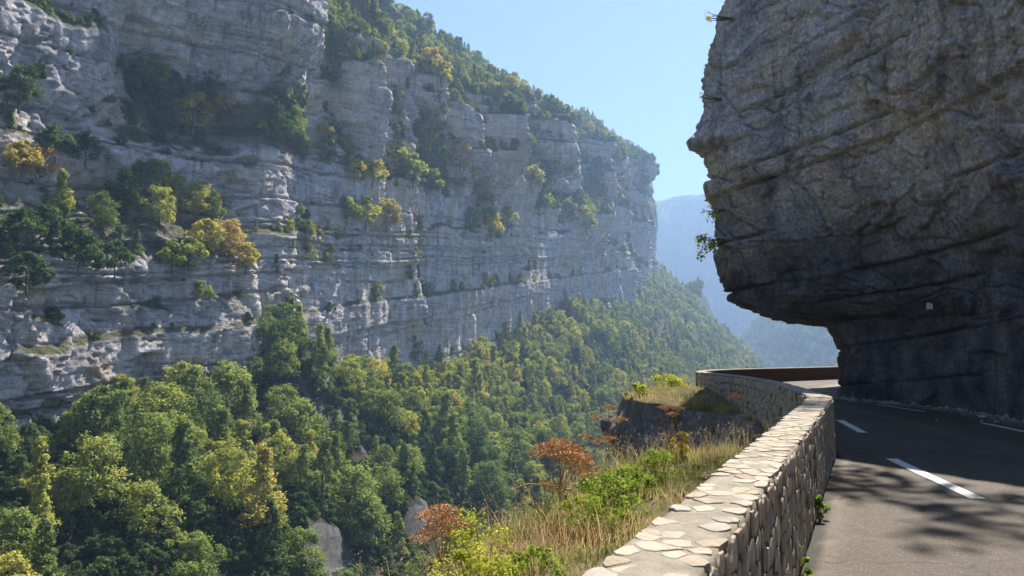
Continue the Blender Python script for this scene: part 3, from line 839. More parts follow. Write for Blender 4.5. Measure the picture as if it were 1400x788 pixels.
def stone_cells(s0, s1, t0, t1, cs, ct, rnd, drop, shrink):
    """irregular rubble cells in a strip; yields (polygon, centre)"""
    ns = max(1, int((s1 - s0) / cs)); nt = max(1, int(round((t1 - t0) / ct)))
    pts = {}
    for i in range(-1, ns + 2):
        for j in range(-1, nt + 1):
            off = 0.5 if j % 2 else 0.0
            pts[i, j] = (s0 + (i + off + 0.5 + rnd.uniform(-.42, .42)) * (s1 - s0) / ns, t0 + (j + 0.5 + rnd.uniform(-.38, .38)) * (t1 - t0) / nt)
    for i in range(0, ns + 1):
        for j in range(0, nt):
            if rnd.random() < drop: continue
            c = pts[i, j]
            poly = [(c[0] - cs * 1.6, max(t0, c[1] - ct * 1.6)), (c[0] + cs * 1.6, max(t0, c[1] - ct * 1.6)), (c[0] + cs * 1.6, min(t1, c[1] + ct * 1.6)), (c[0] - cs * 1.6, min(t1, c[1] + ct * 1.6))]
            for di in (-2, -1, 0, 1, 2):
                for dj in (-2, -1, 0, 1, 2):
                    q = pts.get((i + di, j + dj))
                    if q is None or (di == 0 and dj == 0): continue
                    poly = clip(poly, (c[0] + q[0]) / 2, (c[1] + q[1]) / 2, q[0] - c[0], q[1] - c[1])
                    if len(poly) < 3: break
                if len(poly) < 3: break
            if len(poly) < 3: continue
            cx = sum(p[0] for p in poly) / len(poly); cyy = sum(p[1] for p in poly) / len(poly)
            k = shrink * rnd.uniform(0.86, 1.06)
            poly = [(cx + (p[0] - cx) * k, cyy + (p[1] - cyy) * k) for p in poly]
            # round the corners off
            rp = []
            for a in range(len(poly)):
                p, q = poly[a], poly[(a + 1) % len(poly)]
                for w in (0.16, 0.84):
                    rp.append((p[0] + (q[0] - p[0]) * w + rnd.uniform(-.009, .009), p[1] + (q[1] - p[1]) * w + rnd.uniform(-.007, .007)))
            yield rp, (cx, cyy)
def build_stones():
    rnd = random.Random(5)
    stones = []        # (score, verts, faces)
    H = WALL_T / 2
    def add(face, s0, s1, t0, t1, cs, ct, drop, shrink, proud):
        for poly, (cs_, ct_) in stone_cells(s0, s1, t0, t1, cs, ct, rnd, drop, shrink):
            pr = proud * rnd.uniform(0.5, 1.5)
            n = len(poly)
            rings = [(1.0, -0.025), (0.985, pr * 0.5), (0.90, pr * 0.92), (0.5, pr * rnd.uniform(0.92, 1.12))]
            V = []
            for k, dep in rings:
                for (a, b) in poly:
                    a2 = cs_ + (a - cs_) * k; b2 = ct_ + (b - ct_) * k
                    if face == 'in': off, z = H - 0.012 + dep, b2
                    elif face == 'out': off, z = -(H - 0.012 + dep), b2
                    else: off, z = b2, 0.925 + dep
                    x, y = wpt(a2 + S0, off)
                    V.append((float(x), float(y), float(z)))
            F = []
            for r in range(3):
                for i in range(n):
                    j = (i + 1) % n
                    q = (r * n + i, r * n + j, (r + 1) * n + j, (r + 1) * n + i)
                    F.append(q if face != 'out' else q[::-1])
            cap = tuple(3 * n + i for i in range(n)); F.append(cap if face != 'out' else cap[::-1])
            A = np.array(V); c = A.mean(0)
            px, py, f = project(A[n:2 * n])
            area = 0.5 * abs(np.dot(px, np.roll(py, 1)) - np.dot(py, np.roll(px, 1))) if f.min() > 0.2 else 0
            if not (-30 < px.mean() < 1430 and -30 < py.mean() < 820): area = 0
            stones.append((area, A, F))
    add('in', -5.0, 17.0, 0.02, 0.908, 0.135, 0.12, 0.10, 0.91, 0.007)
    add('top', -5.0, 17.0, -H + 0.01, H - 0.01, 0.19, 0.092, 0.24, 0.90, 0.004)
    add('top', 17.0, 27.0, -H + 0.01, H - 0.01, 0.19, 0.092, 0.24, 0.90, 0.004)
    add('out', 12.0, 27.5, -0.12, 0.905, 0.23, 0.19, 0.04, 0.88, 0.022)
    add('out', -5.0, 12.0, -0.12, 0.905, 0.30, 0.24, 0.04, 0.88, 0.024)
    stones.sort(key=lambda a: -a[0])
    for i, (sc, A, F) in enumerate(stones[:300]):
        c = A.mean(0)
        me = mesh_py('stone', A - c, F, MS, False)
        attr(me, 'sv', np.full(len(A), rnd.random()))
        ob('stone', me, wall, tuple(c - WO))
    V, F, sv = [], [], []
    for sc, A, f in stones[300:]:
        b = len(V)
        V.extend((A - WO).tolist()); F.extend([tuple(b + k for k in q) for q in f]); sv.extend([rnd.random()] * len(A))
    me = mesh_py('rubble_stones', V, F, MS, False)
    attr(me, 'sv', sv)
    tag(ob('rubble_stones', me, wall), kind='stuff')
    return len(stones)
n_stones = build_stones()

# ================================================================== TREES
def leaf_cloud(centers, radii, per, size, rg, up_bias=0.25, shell=0.5, squash=0.85):
    """leaf-clump faces spread through blobs: returns verts (n*4,3), lv (n*4)"""
    V = []; LV = []
    for (c, r, nleaf) in zip(centers, radii, per):
        d = rg.normal(size=(nleaf, 3)); d /= np.linalg.norm(d, axis=1, keepdims=True)
        d[:, 2] += up_bias; d /= np.linalg.norm(d, axis=1, keepdims=True)
        rr = r * (shell + (1 - shell) * rg.random(nleaf) ** 0.6) * (0.75 + 0.6 * rg.random(nleaf) ** 2)
        p = c + d * rr[:, None] * np.array([1, 1, squash])
        nrm = d * 0.7 + rg.normal(scale=0.5, size=(nleaf, 3)); nrm[:, 2] += 0.65
        nrm /= np.linalg.norm(nrm, axis=1, keepdims=True)
        a = np.cross(nrm, rg.normal(size=(nleaf, 3))); a /= np.linalg.norm(a, axis=1, keepdims=True) + 1e-9
        b = np.cross(nrm, a)
        s = size * (0.55 + 0.9 * rg.random(nleaf))[:, None]
        el = (0.5 + 0.4 * rg.random(nleaf))[:, None]
        q = np.stack([p - a * s, p + b * s * el + nrm * s * 0.12, p + a * s, p - b * s * el + nrm * s * 0.12], 1)
        V.append(q.reshape(-1, 3))
        LV.append(np.repeat(np.clip(rg.random() * 0.5 + rg.random(nleaf) * 0.5, 0, 1), 4))
    return np.concatenate(V), np.concatenate(LV)
def crown_mesh(name, rg, H, RAD, base, nblob, leaves, size, shape, mat=None):
    cs, rs, ns = [], [], []
    for i in range(nblob):
        t = (i + rg.random()) / nblob                 # height share within crown
        if shape == 'round': env = math.sqrt(max(0.05, 1 - (1.55 * t - 0.65) ** 2 / 0.95)) if t < 1 else 0.3
        elif shape == 'tall': env = (0.55 + 0.45 * math.sin(math.pi * min(1, t * 1.5 + .15))) * (1 - 0.72 * t ** 1.6)
        elif shape == 'cone': env = 1.0 - 0.86 * t
        else: env = math.sqrt(max(0.1, 1 - t * t * 0.9))
        a = rg.random() * 2 * math.pi + i * 2.4
        rb = RAD * (0.17 + 0.28 * rg.random() ** 1.4) * (0.55 + 0.45 * env)
        rad = RAD * env * (0.30 + 0.65 * rg.random() ** 0.8)
        cs.append(np.array([math.cos(a) * rad, math.sin(a) * rad, base + (H - base) * (0.08 + 0.84 * t)]))
        rs.append(rb); ns.append(int(leaves / nblob * (0.6 + 0.8 * (rb / (RAD * 0.4)) ** 1.5)))
    cs.append(np.array([0, 0, H - 0.12 * (H - base)])); rs.append(RAD * 0.26); ns.append(int(leaves / nblob * 0.6))
    V, LV = leaf_cloud(cs, rs, ns, size, rg)
    me = mesh_np(name, V, np.arange(len(V)).reshape(-1, 4), mat or ML, smooth=False)
    attr(me, 'lv', LV)
    return me, cs
def tube(path, radii, n=6):
    V, F = [], []
    for i, p in enumerate(path):
        p = np.asarray(p, float)
        t = np.asarray(path[min(i + 1, len(path) - 1)], float) - np.asarray(path[max(i - 1, 0)], float)
        t /= np.linalg.norm(t) + 1e-9
        a = np.cross(t, [0.3, 1, 0.2]); a /= np.linalg.norm(a) + 1e-9; b = np.cross(t, a)
        for k in range(n):
            th = 2 * math.pi * k / n
            V.append(p + radii[i] * (a * math.cos(th) + b * math.sin(th)))
    for i in range(len(path) - 1):
        for k in range(n):
            F.append((i * n + k, i * n + (k + 1) % n, (i + 1) * n + (k + 1) % n, (i + 1) * n + k))
    return V, F
def trunk_mesh(rg, H, cs, r0=0.22):
    V, F = [], []
    def put(path, rad):
        v, f = tube(path, rad); b = len(V)
        V.extend(v); F.extend([tuple(b + k for k in q) for q in f])
    top = H * 0.8
    bend = rg.normal(scale=0.25, size=2)
    ax = lambda t: np.array([bend[0] * math.sin(t * 3), bend[1] * math.sin(t * 2.4), -1.2 + (top + 1.2) * t])
    put([ax(t) for t in np.linspace(0, 1, 7)], [r0 * (1.25 - 1.1 * t) for t in np.linspace(0, 1, 7)])
    for c in cs[:: max(1, len(cs) // 6)]:
        t = np.clip((c[2] * 0.62 + 1.2) / (top + 1.2), 0.15, 0.9)
        s = ax(t)
        put([s, s * 0.45 + c * 0.55 + np.array([0, 0, 0.2]), c], [r0 * 0.4, r0 * 0.25, r0 * 0.08])
    return mesh_py('trunk', V, F, MB, True)
TREE_KINDS = []
rg = np.random.default_rng(21)
for i, (H, RAD, base, nb, lf, sz, shp) in enumerate([
        (10.5, 4.0, 1.4, 40, 4600, 0.19, 'round'), (11.5, 4.5, 1.8, 46, 5200, 0.20, 'round'), (9.5, 4.3, 1.0, 40, 4600, 0.19, 'round'), (12.5, 4.1, 1.6, 46, 5000, 0.19, 'round'),
        (13.5, 3.3, 1.2, 42, 4400, 0.19, 'tall'), (12.0, 3.0, 1.0, 40, 4200, 0.18, 'tall'), (14.5, 3.6, 1.6, 46, 4600, 0.19, 'tall'), (11.0, 3.4, 0.8, 36, 4200, 0.19, 'tall'),
        (12.5, 2.9, 0.6, 44, 4000, 0.17, 'cone'),
        (4.2, 2.6, 0.1, 20, 2200, 0.17, 'bush'), (3.4, 2.5, 0.0, 18, 2000, 0.16, 'bush'), (5.4, 2.6, 0.2, 24, 2400, 0.17, 'bush')]):
    me, cs = crown_mesh('crown', rg, H, RAD, base, nb, lf, sz, shp)
    TREE_KINDS.append((me, trunk_mesh(rg, H, cs, 0.2 if shp != 'bush' else 0.09), H, RAD, shp))
me, cs = crown_mesh('crown', rg, 11.0, 4.2, 4.5, 18, 330, 0.30, 'round')
TREE_KINDS.append((me, trunk_mesh(rg, 11.0, cs, 0.12), 11.0, 4.2, 'sparse'))
SRC = {}            # kind index -> crown object of the first individual of that kind
def add_tree(name, k, loc, scale, rz, tint, label, cat, group, tilt=0.0):
    me_c, me_t, H, RAD, shp = TREE_KINDS[k]
    e = empty(name, loc, label, cat, group, rz, scale)
    e.rotation_euler = (tilt, random.uniform(-.05, .05), rz)
    c = ob('crown', me_c, e); c['tint'] = float(tint)
    ob('trunk', me_t, e)
    SRC.setdefault(k, c)
    return e
def tint_word(t):
    return 'dark green' if t < 0.18 else 'deep green' if t < 0.34 else 'mid green' if t < 0.5 else 'olive green' if t < 0.62 else 'yellow-green' if t < 0.78 else 'golden yellow' if t < 0.92 else 'rusty orange'

def slope_tint(u, w, px, py, rg):
    t = 0.44 + 0.14 * rg.normal()
    t += 0.10 * sst(px, 420, 560) * (1 - sst(px, 760, 840)) * (1 - sst(py, 500, 580)) - 0.10 * sst(px, 430, 560) * sst(py, 520, 600)          # drier, yellower belt under the cliff
    t += 0.12 * (1 - sst(px, 60, 260)) * rg.random()
    if rg.random() < 0.07: t += 0.22
    return float(np.clip(t, 0.02, 0.80))
def visible(P, H):
    """is the upper crown seen past cliff, hillside, rock, verge from the road?"""
    org = Vector((0, 0, EYE)); tgt = Vector(P) + Vector((0, 0, H * 0.8)); dv = tgt - org; L = dv.length; dv.normalize()
    for o in (rock, verge, cliff, hillside):
        hit, loc, nn, idx = o.ray_cast(org, dv, distance=L - 1.0)
        if hit: return False
    return True
def build_forest():
    rg = np.random.default_rng(33)
    pts = []
    cell = 4.9
    for u in np.arange(-120, 870, cell):
        for w in np.arange(0, 240, cell):
            uu = u + rg.uniform(-.48, .48) * cell; ww = w + rg.uniform(-.48, .48) * cell
            g = float(fbm(uu / 26, ww / 26, seed=201, oct=3))
            if rg.random() > 0.74 + 0.6 * g: continue
            x, y = cliff_xy(uu, ww); z = float(slope_z(uu, ww))
            if z < -86: continue
            # keep clear of our own side of the gorge
            if ww > 70 + 0.40 * max(0, uu + 82) and uu < 320: continue
            # bare rock ribs
            e = 1.2
            gz = math.hypot(float(slope_z(uu + e, ww) - slope_z(uu - e, ww)) / (2 * e), float(slope_z(uu, ww + e) - slope_z(uu, ww - e)) / (2 * e))
            if gz > 1.35 or any(abs(uu - a) < c + 1.5 and b - 1 < ww < b + 10 for a, b, c, d_ in RIBS): continue
            pts.append((uu, ww, float(x), float(y), z))
    P = np.array(pts)
    px, py, f = project(P[:, 2:5] + np.array([0, 0, 7.0]))
    k = rg.integers(0, 9, len(P))
    k = np.where((rg.random(len(P)) < 0.22), rg.integers(0, 4, len(P)), k)
    k = np.where(rg.random(len(P)) < 0.10, rg.integers(9, 12, len(P)), k)
    sc = 0.62 + 0.58 * rg.random(len(P)) ** 1.4 + 0.10 * (P[:, 1] < 8)
    sc = sc * (0.95 + 0.18 * fbm(P[:, 0] / 30, P[:, 1] / 30, seed=203))
    tint = np.array([slope_tint(P[i, 0], P[i, 1], px[i], py[i], rg) for i in range(len(P))])
    rz = rg.random(len(P)) * 6.283
    infr = (px > -60) & (px < 1460) & (py > -60) & (py < 880)
    order = np.argsort(np.where(infr, f, 1e9))
    ind, rest = [], []
    for i in order:
        H = TREE_KINDS[k[i]][2] * sc[i]
        if infr[i] and len(ind) < 300 and px[i] < 900 and visible(P[i, 2:5], H):
            ind.append(i)
        else:
            rest.append(i)
    lab = {}
    for i in ind:
        H = TREE_KINDS[k[i]][2] * sc[i]; shp = TREE_KINDS[k[i]][4]
        form = {'round': 'round-crowned', 'tall': 'tall narrow', 'cone': 'conical', 'bush': 'low bushy'}[shp]
        size = 'large' if sc[i] > 0.92 else 'small' if sc[i] < 0.74 else 'medium'
        if P[i, 1] < 12: where = 'at the cliff foot'
        elif py[i] > 690: where = 'at bottom edge ' + ('by the corner' if px[i] < 170 else 'left of rocks' if px[i] < 420 else 'right of rocks')
        elif px[i] < 150: where = 'at the wood\'s left edge'
        elif px[i] < 320: where = 'below streaked rock slab'
        elif px[i] < 480: where = 'below sunlit rock edge'
        elif px[i] < 640: where = 'mid-slope under plain cliff'
        else: where = 'beyond the grassy verge'
        lab.setdefault(f'{size} {form} {tint_word(tint[i])} tree {where}', []).append(i)
    NUM = 'one two three four five six seven eight nine ten eleven twelve thirteen fourteen fifteen sixteen'.split()
    ORD = ['leftmost'] + [w + ' from left' for w in 'second third fourth fifth sixth seventh eighth ninth tenth eleventh twelfth thirteenth fourteenth fifteenth sixteenth'.split()]
    for base, mem in lab.items():
        mem.sort(key=lambda i: px[i])
        for j, i in enumerate(mem):
            base = base if len(mem) == 1 else base.replace('round-crowned', 'round')
            text = base if len(mem) == 1 else f'{base}, {ORD[min(j, 15)]} of {NUM[min(len(mem), 16) - 1]}'
            if len(text.split()) > 16: text = f'{base}, {ORD[min(j, 15)]}'
            add_tree('forest_tree', int(k[i]), tuple(P[i, 2:5] - np.array([0, 0, 0.25])), float(sc[i]), float(rz[i]), tint[i], text, 'tree', 'trees on the slope across the gorge')
    rest = np.array(rest)
    # undergrowth filling the gaps between the trees
    n = 16000
    uu = rg.uniform(-100, 420, n) ** 1.0; ww = rg.uniform(-1, 105, n)
    ok = (ww < 70 + 0.40 * np.maximum(0, uu + 82)) | (uu > 320)
    uu, ww = uu[ok], ww[ok]
    e = 1.2
    gz = np.hypot((slope_z(uu + e, ww) - slope_z(uu - e, ww)) / (2 * e), (slope_z(uu, ww + e) - slope_z(uu, ww - e)) / (2 * e))
    keep = gz < 1.5
    for a, b, c, d_ in RIBS: keep &= ~((np.abs(uu - a) < c) & (ww > b - 1) & (ww < b + 5))
    uu, ww = uu[keep], ww[keep]; m = len(uu)
    x, y = cliff_xy(uu, ww); z = slope_z(uu, ww)
    P2 = np.stack([uu, ww, x, y, z], -1)
    cat = lambda a, b: np.concatenate([a[rest], b])
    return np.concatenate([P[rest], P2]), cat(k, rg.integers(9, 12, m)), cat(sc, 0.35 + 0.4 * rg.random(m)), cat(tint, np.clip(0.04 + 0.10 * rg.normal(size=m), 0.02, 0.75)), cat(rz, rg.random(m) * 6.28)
FP, FK, FS, FT, FR = build_forest()

# trees and shrubs on the cliff that can be told apart: (px, py of crown middle, crown height px, tint, kind, note)
LEDGE = [
 (208,106,46,.44,3,'bright green tree standing in the bushy bay high on the cliff'),
 (252,128,44,.42,5,'slim green tree in the bushy bay beside an orange shrub'),
 (261,152,34,.84,9,'yellow-orange shrub just below the slim green tree in the bay'),
 (300,146,24,.95,10,'small orange shrub at the right of the bushy bay'),
 (228,118,36,.10,1,'dark tree behind the bright green one in the bay'),
 (282,124,40,.08,2,'dark bushy tree above the orange shrub in the bay'),
 (180,112,34,.20,9,'dull shrub at the left rim of the bushy bay'),
 (20,122,46,.04,2,'dark evergreen shrub on the ledge at the upper left edge'),
 (372,172,44,.12,2,'dark spreading tree right of the bushy bay'),
 (395,168,40,.40,1,'olive tree on the cliff shoulder right of the bay'),
 (410,202,32,.36,3,'pale green young tree under the cliff shoulder'),
 (442,206,26,.45,9,'grey-green shrub by the bright rock edge'),
 (440,182,20,.80,10,'tawny shrub on the bright rock edge'),
 (22,220,32,.86,9,'yellow and orange shrub at the left edge of the middle ledge'),
 (44,222,26,.93,10,'rusty shrub beside the yellow one on the middle ledge'),
 (70,200,30,.12,10,'dark shrub above the middle ledge at left'),
 (110,205,30,.12,9,'dark low shrub under the left rock band'),
 (78,268,56,.62,5,'leaning yellow-green tree at the left end of the middle ledge'),
 (135,292,46,.28,3,'grey-green tree hanging below the middle ledge'),
 (192,252,48,.22,1,'dark tree at the back of the ledge clump'),
 (165,262,46,.08,2,'dark tree at the left of the ledge clump'),
 (216,250,50,.50,0,'tall green tree at the top of the ledge clump'),
 (212,284,44,.66,2,'yellow-green tree at the front of the ledge clump'),
 (240,272,46,.62,1,'light green tree in the middle of the ledge clump'),
 (265,276,44,.70,0,'yellowish tree right of middle in the ledge clump'),
 (287,284,40,.42,3,'green tree at the right end of the ledge clump'),
 (308,328,46,.90,2,'golden yellow tree on the shoulder of the lower cliff'),
 (276,326,36,.80,9,'pinkish-brown shrub left of the golden tree'),
 (252,350,34,.58,9,'yellow-green shrub below the golden tree at left'),
 (230,352,28,.40,10,'green shrub hanging over the lower cliff'),
 (330,352,26,.82,10,'tawny shrub under the golden tree'),
 (60,315,40,.05,9,'dark shrub on the lower ledge at far left'),
 (20,320,40,.06,9,'dark shrub at the left end of the lower ledge'),
 (100,345,36,.05,10,'dark shrub low on the left ledge'),
 (30,375,36,.04,9,'dark overhanging shrub above the pale slab'),
 (150,355,30,.12,10,'dark shrub above the grooved rock slab'),
 (272,400,20,.5,10,'small shrub on the lower cliff face'),
 (480,232,24,.84,9,'yellow-brown shrub on the ledge right of the bright edge'),
 (505,236,24,.78,10,'straw-coloured shrub further along the same ledge'),
 (470,288,28,.52,9,'green shrub at the left of the mid-cliff tuft'),
 (495,292,32,.70,9,'yellow-green shrub in the mid-cliff tuft'),
 (525,294,32,.86,9,'golden shrub at the right of the mid-cliff tuft'),
 (540,190,38,.42,4,'green tree in a gully of the upper cliff'),
 (572,194,36,.55,2,'yellow-green tree on a rib of the upper cliff'),
 (592,208,40,.40,1,'green tree below the yellow-green one on the rib'),
 (560,232,34,.50,9,'shrub on the grassy ramp of the upper cliff'),
 (540,215,28,.66,10,'yellowish shrub on the grassy ramp'),
 (580,248,26,.46,10,'small shrub at the lower end of the grassy ramp'),
 (625,212,34,.88,9,'golden shrub high on the next rib'),
 (645,226,38,.52,4,'green tree on the next rib beyond the golden shrub'),
 (650,258,34,.62,9,'yellow-green shrub on the slanting ledge of the ribbed cliff'),
 (660,285,30,.56,9,'olive shrub lower on the slanting ledge'),
 (668,310,26,.80,10,'tawny shrub at the lower end of the slanting ledge'),
 (640,300,24,.50,10,'small shrub on the ribbed cliff'),
 (585,86,30,.90,9,'orange-yellow shrub at the edge of the upper wood'),
 (600,100,24,.80,10,'yellow shrub beside the orange one at the wood edge'),
 (690,300,26,.6,9,'yellow-green shrub in the far ribs'),
 (725,245,28,.72,9,'golden-green shrub on the far prow'),
 (735,275,28,.55,9,'olive shrub below the far prow'),
 (770,290,30,.45,9,'shrub on the furthest pillar but one'),
 (800,300,28,.70,9,'yellowish shrub on the far pillar edge'),
 (510,395,10,.5,10,'tiny shrub on the plain cliff face'),
]
def build_ledge():
    org = Vector((0, 0, EYE))
    rg = np.random.default_rng(44)
    done = 0
    for px, py, hp, tint, k, note in LEDGE:
        d = ray(px, py + hp * 0.42)
        hit, loc, nn, idx = cliff.ray_cast(org, d)
        if not hit: continue
        L = (loc - org).length
        Hm = hp * L / FPX
        sc = Hm / TREE_KINDS[k][2]
        rad = TREE_KINDS[k][3] * sc
        outw = Vector((N[0], N[1], 0)) * min(1.0, rad * 0.35)
        name = 'cliff_shrub' if k >= 9 else 'cliff_tree'
        add_tree(name, k, loc + outw - Vector((0, 0, 0.1 + (0.12 * Hm if k < 9 else 0))), sc * 1.12, rg.random() * 6.28, tint, note, 'shrub' if k >= 9 else 'tree', 'trees and shrubs on the cliff ledges')
        done += 1
    return done
n_ledge = build_ledge()

def build_crest():
    for (x, y, k, sc, t, lab) in [(11.4, 23.4, 12, .40, .3, 'thin tree on the brow of the rock spur shading the road'), (12.9, 22.4, 12, .42, .35, 'thin tree further along the brow of the rock spur'),
                                  (10.6, 25.0, 12, .40, .4, 'thin tree at the tip of the rock spur brow'), (14.4, 21.6, 12, .40, .3, 'thin tree at the near end of the rock spur brow')]:
        hit, loc, nn, idx = rock.ray_cast(Vector((x, y, 60)), Vector((0, 0, -1)))
        if hit:
            add_tree('brow_tree', k, loc - Vector((0, 0, .1)), sc, random.random() * 6, t, lab, 'tree', 'trees on the brow of the rock spur')
build_crest()

# one point cloud of remaining trees, instanced from the crowns already standing in the scene
def gn_scatter(name, P, K, S, T, RZ, label, kinds):
    me = bpy.data.meshes.new(name)
    me.vertices.add(len(P)); me.vertices.foreach_set('co', np.ascontiguousarray(P, np.float32).ravel())
    attr(me, 'tint', T); attr(me, 'scl', S); attr(me, 'rot', np.stack([0 * RZ, 0 * RZ, RZ], -1), 'FLOAT_VECTOR')
    remap = {k: i for i, k in enumerate(kinds)}
    attr(me, 'idx', np.array([remap[int(k)] for k in K]), 'INT')
    me.update()
    o = ob(name, me)
    tag(o, label, kind='stuff')
    ng = bpy.data.node_groups.new(name, 'GeometryNodeTree')
    ng.interface.new_socket('Geometry', in_out='INPUT', socket_type='NodeSocketGeometry')
    ng.interface.new_socket('Geometry', in_out='OUTPUT', socket_type='NodeSocketGeometry')
    nd, lk = ng.nodes, ng.links
    gi, go = nd.new('NodeGroupInput'), nd.new('NodeGroupOutput')
    iop = nd.new('GeometryNodeInstanceOnPoints')
    jn = nd.new('GeometryNodeJoinGeometry')
    for k in reversed(kinds):
        oi = nd.new('GeometryNodeObjectInfo'); oi.inputs['Object'].default_value = SRC[k]; oi.inputs['As Instance'].default_value = True
        lk.new(oi.outputs['Geometry'], jn.inputs[0])
    def na(n_, t_):
        a = nd.new('GeometryNodeInputNamedAttribute'); a.data_type = t_; a.inputs['Name'].default_value = n_
        return a.outputs[0]
    lk.new(gi.outputs[0], iop.inputs['Points']); lk.new(jn.outputs[0], iop.inputs['Instance'])
    iop.inputs['Pick Instance'].default_value = True
    lk.new(na('idx', 'INT'), iop.inputs['Instance Index']); lk.new(na('rot', 'FLOAT_VECTOR'), iop.inputs['Rotation']); lk.new(na('scl', 'FLOAT'), iop.inputs['Scale'])
    lk.new(iop.outputs[0], go.inputs[0])
    md = o.modifiers.new('scatter', 'NODES'); md.node_group = ng
    return o
ALLK = sorted(k for k in SRC if k < 12)
def remap_k(K):
    return np.array([k if k in SRC else ALLK[int(k) % len(ALLK)] for k in K])
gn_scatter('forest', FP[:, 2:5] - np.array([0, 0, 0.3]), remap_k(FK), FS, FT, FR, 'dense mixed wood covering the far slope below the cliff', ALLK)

def build_cliff_wood():
    """wood on the slope above the cliff edge and low scrub along the ledges"""
    rg = np.random.default_rng(55)
    nu, nv = CPos.shape[:2]
    # face areas, to spread evenly
    du = np.linalg.norm(np.diff(CPos, axis=0)[:, :-1], axis=-1); dv = np.linalg.norm(np.diff(CPos, axis=1)[:-1], axis=-1)
    A = du * dv
    up = CUp[:-1, :-1]; ed = CEdge[:-1, :-1]; uu = CUs[:-1, None] + 0 * A
    wood = A * sst(ed, -2, 8) * sst(up, 0.15, 0.5) * (uu > 20)
    clump = fbm(CPos[:-1, :-1, 0] / 14, CPos[:-1, :-1, 1] / 14, CPos[:-1, :-1, 2] / 10, seed=211, oct=3)
    scrub = A * np.where(uu < 62, 0.5, 1.0) * (ed < 4) * (CPos[:-1, :-1, 2] > foot(CUs[:-1])[:, None] + 1.5) * np.maximum(sst(up, 0.22, 0.60) * sst(clump, -0.35, 0.35), 0.42 * CVeg[:-1, :-1] * np.where(uu > 100, 1.7, 0.55))
    def pick(wt, n):
        c = np.cumsum(wt.ravel()); i = np.searchsorted(c, rg.random(n) * c[-1]); i = np.minimum(i, wt.size - 1)
        a, b = np.unravel_index(i, wt.shape)
        t, s = rg.random((2, n, 1))
        return CPos[a, b] * (1 - t) * (1 - s) + CPos[a + 1, b] * t * (1 - s) + CPos[a, b + 1] * (1 - t) * s + CPos[a + 1, b + 1] * t * s, CUs[a]
    nw = int(wood.sum() / 17.0); P, pu = pick(wood, nw)
    K = np.where(rg.random(nw) < 0.66, rg.integers(0, 9, nw), rg.integers(9, 12, nw)); S = (0.42 + 0.35 * rg.random(nw))
    T = np.clip(0.36 + 0.16 * rg.normal(size=nw) + 0.22 * (fbm(P[:, 0] / 30, P[:, 1] / 30, seed=212) > 0.15), 0.05, 0.88)
    ns = int(scrub.sum() / 3.4); P2, pu2 = pick(scrub, ns)
    K2 = np.where(rg.random(ns) < 0.25, rg.integers(0, 9, ns), rg.integers(9, 12, ns)); S2 = 0.20 + 0.48 * rg.random(ns) ** 1.5 + 0.0004 * pu2; S2 = np.where(K2 < 9, S2 * 0.65, S2)
    dry = fbm(P2[:, 0] / 12, P2[:, 1] / 12, P2[:, 2] / 12, seed=213)
    gw = (pu2 > 95) & (rg.random(ns) < 0.5); K2 = np.where(gw & (K2 >= 9), rg.integers(0, 9, ns), K2); S2 = np.where(gw, 0.26 + 0.26 * rg.random(ns) + 0.0002 * pu2, S2)
    T2 = np.clip(0.40 + 0.18 * rg.normal(size=ns) + 0.35 * dry, 0.02, 0.93)
    print('wood', nw, 'scrub', ns)
    Z = lambda n: np.array([0, 0, 0.25])
    gn_scatter('cliff_top_wood', P - Z(0), remap_k(K), S, T, rg.random(nw) * 6.28, 'mixed wood on the slopes above the cliff edge', ALLK)
    T2 = np.where(pu2 < 62, np.minimum(T2 * 0.55, 0.5), T2)
    hk = np.array([TREE_KINDS[k_][2] for k_ in K2]) * S2 * 0.13 * (K2 < 9)
    P2 = P2 - np.stack([0 * hk, 0 * hk, hk], -1)
    gn_scatter('ledge_scrub', P2 - Z(0), remap_k(K2), S2, T2, rg.random(ns) * 6.28, 'low scrub rooted along the ledges of the cliff', ALLK)
build_cliff_wood()
def build_far_wood():
    rg = np.random.default_rng(66)
    n = 5200
    X = rg.uniform(330, 1100, n); Y = rg.uniform(1085, 1560, n); Z = spur_z(X, Y)
    ok = Z > -85
    X, Y, Z = X[ok], Y[ok], Z[ok]; n = len(X)
    gn_scatter('distant_wood', np.stack([X, Y, Z - 1], -1), remap_k(rg.integers(0, 9, n)), 0.75 + 0.5 * rg.random(n), np.clip(0.36 + 0.12 * rg.normal(size=n), 0.05, 0.7), rg.random(n) * 6.28,
               'hazy wood on the hill seen under the overhang', ALLK)
build_far_wood()

